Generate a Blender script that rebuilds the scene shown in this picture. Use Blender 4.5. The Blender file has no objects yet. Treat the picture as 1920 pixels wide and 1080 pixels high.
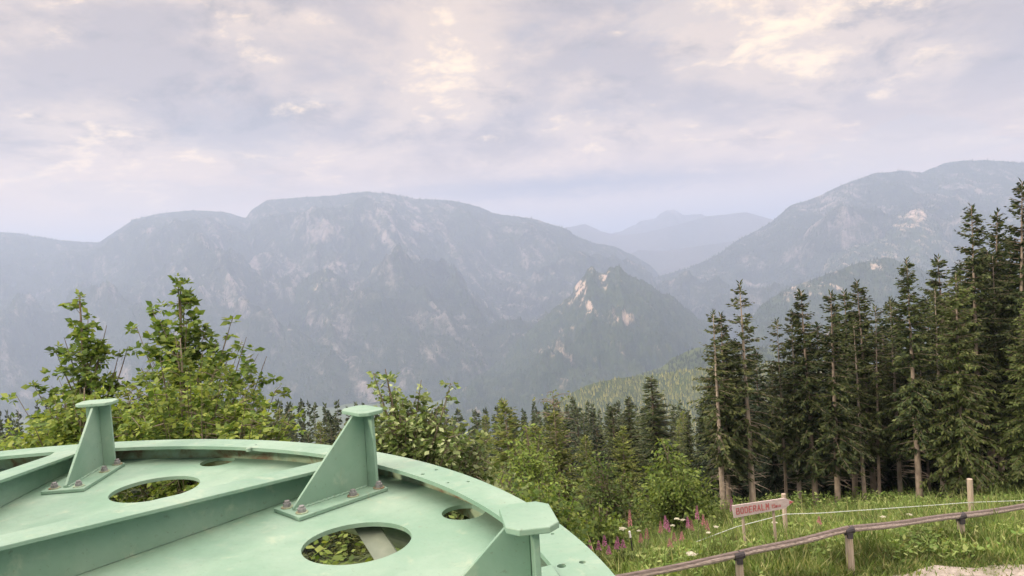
import bpy, bmesh, math, random
import numpy as np
from mathutils import Matrix, Vector
R = math.radians
sc = bpy.context.scene
col = sc.collection

# ------------------------------------------------------------------ camera
F = 1371.0                      # focal length in photograph pixels (1920 wide)
PITCH, ROLL = R(2.5), R(3.3)
cs, sn, cp, sp = math.cos(ROLL), math.sin(ROLL), math.cos(PITCH), math.sin(PITCH)
cam_d = bpy.data.cameras.new('camera'); cam_d.sensor_width = 36; cam_d.lens = 36 * F / 1920
cam_d.clip_start = 0.05; cam_d.clip_end = 90000
cam = bpy.data.objects.new('camera', cam_d); col.objects.link(cam)
cam.matrix_world = Matrix(((cs, sn, 0, 0), (-sp * sn, sp * cs, -cp, 0), (-cp * sn, cp * cs, sp, 0), (0, 0, 0, 1)))
sc.camera = cam

# ------------------------------------------------------------------ light
SUN_EL, SUN_AZ = R(21), R(-112)      # sun to the left and a little behind the camera (azimuth from +Y, clockwise)
EXPOSURE = 0.20
w = bpy.data.worlds.new('World'); sc.world = w; w.use_nodes = True
nt = w.node_tree; nt.nodes.clear()
def wn(t, **k):
    n = nt.nodes.new(t)
    for a, b in k.items(): setattr(n, a, b)
    return n
def wl(a, b): nt.links.new(a, b)
def wmath(op, a, b=None, c=None):
    n = wn('ShaderNodeMath', operation=op)
    for i, v in enumerate((a, b, c)):
        if v is None: continue
        if isinstance(v, (int, float)): n.inputs[i].default_value = v
        else: wl(v, n.inputs[i])
    return n.outputs[0]
def wmix(f, a, b):
    n = wn('ShaderNodeMix', data_type='RGBA')
    for s, v in ((0, f), (6, a), (7, b)):
        if isinstance(v, (int, float)): n.inputs[s].default_value = v
        elif isinstance(v, tuple): n.inputs[s].default_value = (*v, 1)
        else: wl(v, n.inputs[s])
    return n.outputs[2]
def wramp(f, lo, hi):
    n = wn('ShaderNodeMapRange', interpolation_type='SMOOTHSTEP'); wl(f, n.inputs[0])
    n.inputs[1].default_value = lo; n.inputs[2].default_value = hi
    return n.outputs[0]
tc = wn('ShaderNodeTexCoord'); sep = wn('ShaderNodeSeparateXYZ'); wl(tc.outputs['Generated'], sep.inputs[0])
dx, dy, dz = sep.outputs
den = wmath('ADD', wmath('MAXIMUM', dz, 0.0), 0.26)
comb = wn('ShaderNodeCombineXYZ'); wl(wmath('DIVIDE', dx, den), comb.inputs[0]); wl(wmath('DIVIDE', dy, den), comb.inputs[1])
def wnoise(scale, detail, rough, off, dist=0.0):
    m = wn('ShaderNodeMapping'); wl(comb.outputs[0], m.inputs[0]); m.inputs['Location'].default_value = off
    n = wn('ShaderNodeTexNoise'); wl(m.outputs[0], n.inputs['Vector'])
    n.inputs['Scale'].default_value = scale; n.inputs['Detail'].default_value = detail
    n.inputs['Roughness'].default_value = rough; n.inputs['Distortion'].default_value = dist
    return n.outputs[0]
big = wnoise(1.9, 9, 0.56, (3.1, 1.7, 0), 0.25)
med = wnoise(3.1, 10, 0.6, (7.3, 2.2, 4), 0.3)
fine = wnoise(6.5, 9, 0.62, (1.3, 9.1, 2), 0.2)
grey, rose, cream, slate = (.42, .365, .365), (.72, .57, .465), (1.28, .97, .62), (.225, .215, .245)
c = wmix(wramp(big, .40, .58), grey, rose)
c = wmix(wmath('MULTIPLY', wramp(med, .50, .68), .75), c, slate)
c = wmix(wmath('MULTIPLY', wramp(wmath('ADD', wmath('MULTIPLY', fine, .5), wmath('MULTIPLY', big, .5)), .53, .66), .85), c, cream)
c = wmix(wmath('MULTIPLY', wmath('SUBTRACT', 1.0, wramp(dz, .02, .19)), .85), c, (1.25, .82, .50))
# dark flat cloud base over the gap between the mountains, paler clear strip under it
az = wmath('ARCTAN2', dx, dy)
def bump(v, c0, s):
    t = wmath('DIVIDE', wmath('SUBTRACT', v, c0), s)
    return wmath('POWER', 2.718, wmath('MULTIPLY', wmath('MULTIPLY', t, t), -1.0))
elj = wmath('ADD', dz, wmath('MULTIPLY', wmath('SUBTRACT', fine, .5), .03))
c = wmix(wmath('MULTIPLY', wmath('MULTIPLY', bump(az, .08, .26), bump(elj, .090, .017)), .95), c, (.22, .23, .30))
c = wmix(wmath('MULTIPLY', wmath('MULTIPLY', bump(az, .24, .2), bump(elj, .060, .014)), .6), c, (1.05, .80, .62))
c = wmix(wmath('MULTIPLY', wmath('MULTIPLY', bump(az, -.55, .12), bump(elj, .03, .02)), .6), c, (.72, .71, .68))
sky = wn('ShaderNodeTexSky', sky_type='NISHITA', sun_disc=False); sky.sun_elevation = SUN_EL; sky.sun_rotation = SUN_AZ
sky.altitude = 1000; sky.air_density = 1.0; sky.dust_density = 2.0
b1 = wn('ShaderNodeBackground'); b1.inputs[1].default_value = 0.10; wl(sky.outputs[0], b1.inputs[0])
b2 = wn('ShaderNodeBackground'); wl(c, b2.inputs[0])
wl(wmath('ADD', 1.08, wmath('MULTIPLY', wramp(dz, .42, .85), 7.0)), b2.inputs[1])      # unseen overhead sky boosted to brighten upward faces against the sides
cover = wramp(wmath('SUBTRACT', 1.0, wnoise(1.1, 8, .55, (11.2, 4.4, 1))), .30, .42)
mixs = wn('ShaderNodeMixShader'); wl(wmath('MAXIMUM', cover, .85), mixs.inputs[0]); wl(b1.outputs[0], mixs.inputs[1]); wl(b2.outputs[0], mixs.inputs[2])
wo = wn('ShaderNodeOutputWorld'); wl(mixs.outputs[0], wo.inputs[0])

sun_d = bpy.data.lights.new('sun', 'SUN'); sun_d.energy = 4.2; sun_d.angle = R(6); sun_d.color = (1.0, .86, .66)
sun = bpy.data.objects.new('sun', sun_d); col.objects.link(sun)
sv = Vector((math.sin(SUN_AZ) * math.cos(SUN_EL), math.cos(SUN_AZ) * math.cos(SUN_EL), math.sin(SUN_EL)))
sun.rotation_euler = sv.to_track_quat('Z', 'Y').to_euler()
sc.view_settings.view_transform = 'Standard'; sc.view_settings.look = 'None'
sc.view_settings.gamma = 1; sc.view_settings.use_curve_mapping = False; sc.view_settings.exposure = EXPOSURE
sc.render.engine = 'CYCLES'
sc.cycles.max_bounces = 6; sc.cycles.volume_bounces = 2; sc.cycles.transparent_max_bounces = 8
sc.cycles.use_denoising = True

# ------------------------------------------------------------------ helpers
rng = np.random.default_rng(7); random.seed(7)
def rays(px, py):
    px = np.asarray(px, float); py = np.asarray(py, float)
    x = (px - 960) / F; z = -(py - 540) / F
    X = cs * x + sn * z; Z = -sn * x + cs * z
    Y = cp + sp * Z; Z2 = -sp + cp * Z
    return X / Y, Z2 / Y
def P(px, py, d):
    a, b = rays(px, py); return np.array((float(a) * d, d, float(b) * d))
def W(px, py, z):
    a, b = rays(px, py); d = z / float(b); return np.array((float(a) * d, d, z))
def proj(x, y, z):
    X = x; Y = cp * y - sp * z; Z = sp * y + cp * z
    rx, rz = X / Y, Z / Y
    return 960 + F * (cs * rx - sn * rz), 540 - F * (sn * rx + cs * rz)

class MB:
    """collects faces, then links them as one mesh object"""
    def __init__(s): s.v = []; s.f = []; s.n = 0; s.m = []
    def add(s, V, faces, mi=0):
        V = np.asarray(V, float).reshape(-1, 3); s.v.append(V)
        for f in faces: s.f.append(tuple(i + s.n for i in f)); s.m.append(mi)
        s.n += len(V)
    def quads(s, Q, mi=0):
        Q = np.asarray(Q, float); n = len(Q)
        if n == 0: return
        s.v.append(Q.reshape(-1, 3)); k = Q.shape[1]
        idx = (np.arange(n * k) + s.n).reshape(n, k)
        s.f.extend(map(tuple, idx.tolist())); s.m.extend([mi] * n); s.n += n * k
    def box(s, c, size, rot=None, mi=0):
        a, b, d = [k / 2 for k in size]
        V = np.array([(x, y, z) for x in (-a, a) for y in (-b, b) for z in (-d, d)])
        if rot is not None: V = V @ np.asarray(rot).T
        s.add(V + np.asarray(c), [(0, 1, 3, 2), (4, 6, 7, 5), (0, 4, 5, 1), (2, 3, 7, 6), (0, 2, 6, 4), (1, 5, 7, 3)], mi)
    def prism(s, poly, vec, mi=0):
        A = np.asarray(poly, float); n = len(A); V = np.vstack([A, A + np.asarray(vec)])
        s.add(V, [tuple(range(n))[::-1], tuple(range(n, 2 * n))] + [(i, (i + 1) % n, n + (i + 1) % n, n + i) for i in range(n)], mi)
    def tube(s, pts, rad, k=6, mi=0, cap=True):
        pts = [np.asarray(p, float) for p in pts]; n = len(pts)
        if not hasattr(rad, '__len__'): rad = [rad] * n
        V = []
        for i, p in enumerate(pts):
            t = pts[min(i + 1, n - 1)] - pts[max(i - 1, 0)]; t = t / (np.linalg.norm(t) + 1e-9)
            a = np.cross(t, (0, 0, 1.0)) if abs(t[2]) < .95 else np.cross(t, (1.0, 0, 0)); a /= np.linalg.norm(a); b = np.cross(t, a)
            for j in range(k):
                an = 2 * math.pi * j / k; V.append(p + rad[i] * (math.cos(an) * a + math.sin(an) * b))
        fs = [(i * k + j, i * k + (j + 1) % k, (i + 1) * k + (j + 1) % k, (i + 1) * k + j) for i in range(n - 1) for j in range(k)]
        if cap: fs += [tuple(range(k))[::-1], tuple(range((n - 1) * k, n * k))]
        s.add(V, fs, mi)
    def build(s, name, mat, parent=None, smooth=False, bevel=0):
        me = bpy.data.meshes.new(name)
        me.from_pydata(np.vstack(s.v).tolist() if s.v else [], [], s.f)
        mats = mat if isinstance(mat, (list, tuple)) else [mat]
        for m in mats: me.materials.append(m)
        if len(mats) > 1: me.polygons.foreach_set('material_index', s.m)
        if smooth: me.polygons.foreach_set('use_smooth', [True] * len(me.polygons))
        return link(name, me, parent, bevel)
def link(name, me, parent=None, bevel=0):
    o = bpy.data.objects.new(name, me); col.objects.link(o)
    if parent is not None: o.parent = parent
    if bevel:
        b = o.modifiers.new('bevel', 'BEVEL'); b.width = bevel; b.segments = 2; b.limit_method = 'ANGLE'; b.angle_limit = R(50)
    return o
def tag(o, label=None, cat=None, group=None, kind=None):
    for k, v in (('label', label), ('category', cat), ('group', group), ('kind', kind)):
        if v: o[k] = v
    return o
def thing(name, label, cat, loc=(0, 0, 0), group=None):
    o = bpy.data.objects.new(name, None); col.objects.link(o); o.location = loc; o.empty_display_size = .2
    return tag(o, label, cat, group)
def dup(root, loc, rz=0, sc3=(1, 1, 1), label=None, group=None, tilt=(0, 0)):
    r = root.copy(); col.objects.link(r); r.location = loc; r.rotation_euler = (tilt[0], tilt[1], rz); r.scale = sc3
    if label: r['label'] = label
    if group: r['group'] = group
    for ch in list(root.children):
        c2 = ch.copy(); col.objects.link(c2); c2.parent = r
    return r

# numpy gradient noise
_perm = np.random.default_rng(3).permutation(4096)
def perlin(x, y, seed=0):
    xi = np.floor(x).astype(np.int64); yi = np.floor(y).astype(np.int64); xf = x - xi; yf = y - yi
    def g(ix, iy, fx, fy):
        h = _perm[(_perm[(ix + seed * 57) & 4095] + iy * 1 + seed * 131) & 4095] * (2 * math.pi / 4096)
        return np.cos(h) * fx + np.sin(h) * fy
    u = xf ** 3 * (xf * (xf * 6 - 15) + 10); v = yf ** 3 * (yf * (yf * 6 - 15) + 10)
    a = g(xi, yi, xf, yf) * (1 - u) + g(xi + 1, yi, xf - 1, yf) * u
    b = g(xi, yi + 1, xf, yf - 1) * (1 - u) + g(xi + 1, yi + 1, xf - 1, yf - 1) * u
    return (a * (1 - v) + b * v) * 1.4
def fbm(x, y, o=5, seed=0, g=.5):
    s = 0; a = 1; t = 0
    for i in range(o):
        s = s + a * perlin(x, y, seed + i); t += a; a *= g; x = x * 2.03 + 11.3; y = y * 2.03 - 7.7
    return s / t
def ridged(x, y, o=6, seed=0, g=.5):
    s = 0; a = 1; t = 0; wgt = 1
    for i in range(o):
        n = 1 - np.abs(perlin(x, y, seed + i)); n = n * n * wgt; wgt = np.clip(n * 1.6, 0, 1)
        s = s + a * n; t += a; a *= g; x = x * 2.07 + 3.1; y = y * 2.07 + 9.2
    return s / t

# ------------------------------------------------------------------ materials
def mat(name):
    m = bpy.data.materials.new(name); m.use_nodes = True; t = m.node_tree; t.nodes.clear()
    o = t.nodes.new('ShaderNodeOutputMaterial'); b = t.nodes.new('ShaderNodeBsdfPrincipled')
    t.links.new(b.outputs[0], o.inputs[0]); b.inputs['Roughness'].default_value = .8
    b.inputs['Specular IOR Level'].default_value = .25
    return m, t, b, o
def nz(t, scale, detail=5, rough=.55, src='Object', stretch=None, dist=0):
    c = t.nodes.new('ShaderNodeTexCoord'); n = t.nodes.new('ShaderNodeTexNoise')
    n.inputs['Scale'].default_value = scale; n.inputs['Detail'].default_value = detail; n.inputs['Roughness'].default_value = rough; n.inputs['Distortion'].default_value = dist
    if stretch:
        m = t.nodes.new('ShaderNodeMapping'); m.inputs['Scale'].default_value = stretch
        t.links.new(c.outputs[src], m.inputs[0]); t.links.new(m.outputs[0], n.inputs['Vector'])
    else: t.links.new(c.outputs[src], n.inputs['Vector'])
    return n.outputs[0]
def ramp(t, f, stops):
    r = t.nodes.new('ShaderNodeValToRGB'); e = r.color_ramp.elements
    while len(e) < len(stops): e.new(.5)
    for i, (p, c) in enumerate(stops): e[i].position = p; e[i].color = (*c, 1)
    t.links.new(f, r.inputs[0]); return r.outputs[0]
def mixc(t, f, a, b, mode='MIX'):
    n = t.nodes.new('ShaderNodeMix'); n.data_type = 'RGBA'; n.blend_type = mode
    for s, v in ((0, f), (6, a), (7, b)):
        if isinstance(v, (int, float)): n.inputs[s].default_value = v
        elif isinstance(v, tuple): n.inputs[s].default_value = (*v, 1)
        else: t.links.new(v, n.inputs[s])
    return n.outputs[2]
def rng_map(t, f, lo, hi, a=0, b=1):
    n = t.nodes.new('ShaderNodeMapRange'); n.interpolation_type = 'SMOOTHSTEP'; t.links.new(f, n.inputs[0])
    for i, v in enumerate((lo, hi, a, b)): n.inputs[i + 1].default_value = v
    return n.outputs[0]
def mul(t, a, b):
    n = t.nodes.new('ShaderNodeMath'); n.operation = 'MULTIPLY'
    for i, v in enumerate((a, b)):
        if isinstance(v, (int, float)): n.inputs[i].default_value = v
        else: t.links.new(v, n.inputs[i])
    return n.outputs[0]
def bumpn(t, b, h, s, dist):
    n = t.nodes.new('ShaderNodeBump'); n.inputs['Strength'].default_value = s; n.inputs['Distance'].default_value = dist
    t.links.new(h, n.inputs['Height']); t.links.new(n.outputs[0], b.inputs['Normal'])

def steel_paint():
    m, t, b, o = mat('mint_green_painted_steel')
    c = mixc(t, rng_map(t, nz(t, 2.2, 6, .6), .35, .7), (.15, .265, .198), (.222, .33, .262))
    c = mixc(t, mul(t, rng_map(t, nz(t, 9, 6, .65, dist=.5), .56, .74), .35), c, (.40, .44, .33))
    c = mixc(t, mul(t, rng_map(t, nz(t, 55, 4, .7), .60, .72), .65), c, (.11, .15, .11))
    c = mixc(t, mul(t, rng_map(t, nz(t, 4.3, 8, .7, dist=1.2), .63, .74), .5), c, (.25, .23, .14))
    c = mixc(t, mul(t, rng_map(t, nz(t, 3.1, 9, .75, stretch=(1, 1, .3), dist=.8), .54, .72), .22), c, (.33, .38, .31))
    c = mixc(t, mul(t, rng_map(t, nz(t, 31, 5, .75, dist=1), .665, .73), .75), c, (.15, .085, .045))
    t.links.new(c, b.inputs['Base Color']); t.links.new(rng_map(t, nz(t, 14, 5), .3, .7, .42, .66), b.inputs['Roughness'])
    b.inputs['Specular IOR Level'].default_value = .35
    bumpn(t, b, nz(t, 60, 4), .12, .004)
    return m
def rusty_seam():
    m, t, b, o = mat('rust_stained_steel')
    c = ramp(t, nz(t, 7, 7, .68, dist=.6), [(.3, (.30, .44, .33)), (.5, (.24, .30, .2)), (.62, (.17, .12, .075)), (.8, (.07, .05, .035))])
    t.links.new(c, b.inputs['Base Color']); return m
def plain(name, c1, c2, scale=20, rough=.7, metal=0, stretch=None, bump=0):
    m, t, b, o = mat(name); n = nz(t, scale, 6, .6, stretch=stretch)
    t.links.new(ramp(t, n, [(.3, c1), (.7, c2)]), b.inputs['Base Color'])
    b.inputs['Roughness'].default_value = rough; b.inputs['Metallic'].default_value = metal
    if bump: bumpn(t, b, n, .5, bump)
    return m
def foliage(name, cols, trans=.3, tcol=None, patch=.35, rough=.65):
    """leaf colours vary from leaf to leaf and from clump to clump"""
    m, t, b, o = mat(name)
    g = t.nodes.new('ShaderNodeNewGeometry'); oi = t.nodes.new('ShaderNodeObjectInfo')
    n = len(cols); c = ramp(t, g.outputs['Random Per Island'], [(i / max(n - 1, 1), cc) for i, cc in enumerate(cols)])
    br = rng_map(t, nz(t, 1.1, 3), .3, .7, 1 - patch, 1 + patch)
    br2 = rng_map(t, oi.outputs['Random'], 0, 1, .82, 1.18)
    hs = t.nodes.new('ShaderNodeHueSaturation'); t.links.new(c, hs.inputs['Color']); t.links.new(mul(t, br, br2), hs.inputs['Value'])
    t.links.new(hs.outputs[0], b.inputs['Base Color']); b.inputs['Roughness'].default_value = rough
    tr = t.nodes.new('ShaderNodeBsdfTranslucent'); mx = t.nodes.new('ShaderNodeMixShader'); mx.inputs[0].default_value = trans
    tcn = mixc(t, 1.0, hs.outputs[0], (1.25, 1.2, .6) if tcol is None else tcol, 'MULTIPLY'); t.links.new(tcn, tr.inputs[0])
    t.links.new(b.outputs[0], mx.inputs[1]); t.links.new(tr.outputs[0], mx.inputs[2]); t.links.new(mx.outputs[0], o.inputs[0])
    return m
M = {}
M['steel'] = steel_paint(); M['rust'] = rusty_seam()
M['bolt'] = plain('zinc_bolt', (.20, .20, .21), (.32, .32, .33), 60, .45, .5)
M['leg_shade'] = plain('shade_toned_leg_steel', (.13, .17, .13), (.2, .24, .19), 12, .6)  # shade under the wheel put into the leg colour, darker than its steel
M['galv'] = plain('galvanised_pipe', (.40, .43, .44), (.52, .55, .55), 25, .4, .4)
M['bark'] = plain('spruce_bark', (.16, .125, .10), (.34, .285, .235), 9, .95, stretch=(1, 1, .35), bump=.03)
M['bark_pale'] = plain('pale_spruce_bark', (.22, .18, .145), (.44, .38, .32), 9, .95, stretch=(1, 1, .35), bump=.03)
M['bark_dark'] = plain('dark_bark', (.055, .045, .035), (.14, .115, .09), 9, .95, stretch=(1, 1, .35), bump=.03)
M['twig'] = plain('dead_twig', (.10, .08, .06), (.22, .18, .14), 12, .95)
M['stem'] = plain('grey_stem', (.10, .085, .06), (.2, .17, .13), 14, .9)
M['spruce'] = foliage('spruce_needles', [(.016, .03, .011), (.031, .049, .017), (.053, .074, .024), (.092, .112, .038)], .15)
M['spruce_olive'] = foliage('olive_spruce_needles', [(.022, .037, .013), (.042, .061, .02), (.068, .089, .03), (.105, .12, .042)], .15)
M['spruce_dark'] = foliage('shade_toned_spruce_needles', [(.012, .024, .012), (.02, .036, .018), (.032, .05, .024)], .1)  # needle colour darkened to stand in for shade inside the stand
M['spruce_light'] = foliage('light_spruce_needles', [(.04, .065, .02), (.07, .10, .03), (.10, .135, .04), (.13, .15, .05)], .18)
M['far_spruce'] = foliage('far_spruce_needles', [(.022, .042, .018), (.042, .068, .026), (.07, .095, .035), (.10, .12, .045)], .1, patch=.5)
M['larch'] = foliage('larch_needles', [(.06, .095, .022), (.11, .155, .034), (.165, .205, .05), (.22, .24, .07)], .22)
M['maple_dark'] = foliage('maple_leaves_dark', [(.06, .11, .028), (.105, .18, .042), (.16, .24, .058), (.25, .31, .09)], .45)
M['maple_gold'] = foliage('maple_leaves_yellow_green', [(.048, .092, .022), (.095, .155, .032), (.155, .215, .045), (.235, .285, .065)], .35)
M['white_beam'] = foliage('pale_backed_leaves', [(.07, .125, .038), (.13, .20, .06), (.22, .30, .10), (.42, .50, .27)], .3)
M['whitebeam_green'] = foliage('fresh_green_leaves', [(.045, .085, .025), (.08, .135, .035), (.12, .185, .045), (.18, .24, .07)], .35)
M['beech'] = foliage('beech_leaves', [(.06, .11, .025), (.11, .175, .035), (.165, .24, .05), (.235, .30, .08)], .35)
M['grass'] = foliage('meadow_grass_blades', [(.08, .135, .03), (.125, .195, .05), (.185, .25, .08), (.33, .325, .16)], .3, patch=.45)
M['weed'] = foliage('meadow_weed_leaves', [(.08, .15, .03), (.13, .21, .05), (.185, .26, .075), (.28, .33, .13)], .35)
M['pink'] = foliage('fireweed_petals', [(.33, .11, .22), (.43, .17, .31), (.52, .25, .38)], .3, (1, .8, .9))
M['pink_faded'] = foliage('faded_fireweed_petals', [(.34, .14, .16), (.40, .19, .2), (.45, .25, .25)], .3, (1, .8, .8))
M['umbel'] = foliage('white_umbel_petals', [(.50, .51, .38), (.66, .65, .52)], .2, (1, 1, .9))
M['wood'] = plain('weathered_fence_wood', (.17, .14, .125), (.46, .40, .365), 6, .85, stretch=(.6, 9, 9), bump=.01)
M['wood_post'] = plain('pale_post_wood', (.26, .21, .165), (.46, .40, .32), 7, .85, stretch=(9, 9, .6), bump=.01)
M['wood_dark'] = plain('dark_wet_wood', (.085, .07, .066), (.21, .175, .16), 6, .8, stretch=(.6, 9, 9), bump=.008)
M['clamp'] = plain('dark_clamp', (.03, .03, .035), (.06, .055, .06), 30, .6)
M['board'] = plain('grey_sign_board', (.34, .29, .29), (.52, .455, .45), 5, .8, stretch=(1, 8, 14))
M['red'] = plain('red_sign_paint', (.36, .085, .09), (.45, .17, .165), 40, .7)
M['tape'] = plain('white_fence_tape', (.46, .53, .50), (.6, .66, .62), 30, .6)
M['black'] = plain('black_plastic', (.02, .02, .022), (.04, .04, .04), 30, .5)
M['white'] = plain('white_plastic', (.72, .72, .7), (.82, .82, .8), 30, .5)

def ground_mat():
    m, t, b, o = mat('grassy_soil')
    c = ramp(t, nz(t, .8, 8, .65), [(.3, (.035, .055, .018)), (.5, (.06, .09, .025)), (.7, (.10, .12, .045))])
    t.links.new(c, b.inputs['Base Color']); bumpn(t, b, nz(t, 3, 6), .6, .15); return m
def path_mat():
    m, t, b, o = mat('gravel_path')
    c = ramp(t, nz(t, 6, 8, .7), [(.3, (.17, .155, .125)), (.5, (.31, .285, .245)), (.7, (.45, .42, .37))])
    c = mixc(t, rng_map(t, nz(t, .9, 6, .6), .54, .66), c, (.09, .11, .04))
    t.links.new(c, b.inputs['Base Color']); bumpn(t, b, nz(t, 18, 6, .7), .8, .04); return m
M['ground'] = ground_mat(); M['path'] = path_mat()
def mountain_mat(name, forest, forest2, rock, scale, bump):
    m, t, b, o = mat(name)
    a = t.nodes.new('ShaderNodeAttribute'); a.attribute_name = 'rock'
    f = mixc(t, rng_map(t, nz(t, scale, 8, .65), .35, .65), forest, forest2)
    r = mixc(t, rng_map(t, nz(t, scale * 2.2, 8, .7), .3, .7), tuple(k * .6 for k in rock), rock)
    n2 = nz(t, scale * 1.6, 10, .76, stretch=(1, 1, .4), dist=.7)
    s = t.nodes.new('ShaderNodeMath'); s.operation = 'ADD'; t.links.new(a.outputs['Fac'], s.inputs[0]); t.links.new(n2, s.inputs[1])
    t.links.new(mixc(t, rng_map(t, s.outputs[0], .80, 1.16), f, r), b.inputs['Base Color'])
    b.inputs['Roughness'].default_value = 1; b.inputs['Specular IOR Level'].default_value = 0
    bumpn(t, b, nz(t, scale * 3, 8, .7), .9, bump); return m

# ------------------------------------------------------------------ ground
def sstep(a, b, x):
    t = np.clip((np.asarray(x, float) - a) / (b - a), 0, 1); return t * t * (3 - 2 * t)
def ground(x, y):
    x = np.asarray(x, float); y = np.asarray(y, float)
    z = -6.3 - .06 * np.clip(y - 12, 0, 3) - .312 * np.clip(y - 15, 0, 25) - .36 * np.clip(y - 40, 0, 1900)
    z = z - .10 * np.clip(2.5 - x, 0, 14) * sstep(2, 9, y)
    z = z - .24 * np.clip(6.5 - x, 0, 9) * sstep(13, 24, y)
    z = z + .05 * np.clip(x - 16, 0, 60)
    z = z + .10 * fbm(x * .25, y * .25, 3, 5) * sstep(2, 6, y) + .8 * fbm(x * .03, y * .03, 3, 9) * sstep(30, 70, y)
    return np.maximum(z, -640 + 12 * fbm(x * .002, y * .002, 4, 2))
def gz(x, y): return float(ground(np.array([x]), np.array([y]))[0])
def build_ground():
    u = np.sinh(np.linspace(-1, 1, 181) * 8.2) / math.sinh(8.2) * 34000
    v = np.concatenate([-np.sinh(np.linspace(1, .02, 30) * 7) / math.sinh(7) * 3000, np.sinh(np.linspace(0, 1, 170) * 7.2) / math.sinh(7.2) * 34000])
    X, Y = np.meshgrid(u, v); Z = ground(X, Y)
    nu, nv = len(u), len(v); idx = np.arange(nu * nv).reshape(nv, nu)
    q = np.stack([idx[:-1, :-1], idx[:-1, 1:], idx[1:, 1:], idx[1:, :-1]], -1).reshape(-1, 4)
    mb = MB(); mb.v = [np.stack([X, Y, Z], -1).reshape(-1, 3)]; mb.f = q.tolist(); mb.m = [0] * len(q)
    tag(mb.build('ground', M['ground'], smooth=True), kind='structure')
build_ground()
# gravel path at the bottom right corner
def path_edge(x): return 13.28 + .15 * (x - 6.6) + .16 * np.sin(x * 1.9) + .09 * np.sin(x * 5.1)
def build_path():
    mb = MB(); n = 60
    for i in range(n):
        pass
    xs = np.linspace(5.2, 24, n); rows = []
    for k, s in enumerate(np.linspace(0, 1, 14)):
        yy = path_edge(xs) * (1 - s) + (8.2 + .05 * xs) * s
        rows.append(np.stack([xs, yy, ground(xs, yy) + .03 + .03 * fbm(xs * 2, yy * 2, 3, 4)], -1))
    V = np.array(rows); idx = np.arange(14 * n).reshape(14, n)
    q = np.stack([idx[:-1, :-1], idx[1:, :-1], idx[1:, 1:], idx[:-1, 1:]], -1).reshape(-1, 4)
    mb.v = [V.reshape(-1, 3)]; mb.f = q.tolist(); mb.m = [0] * len(q)
    tag(mb.build('path', M['path'], smooth=True), kind='structure')
build_path()

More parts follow.
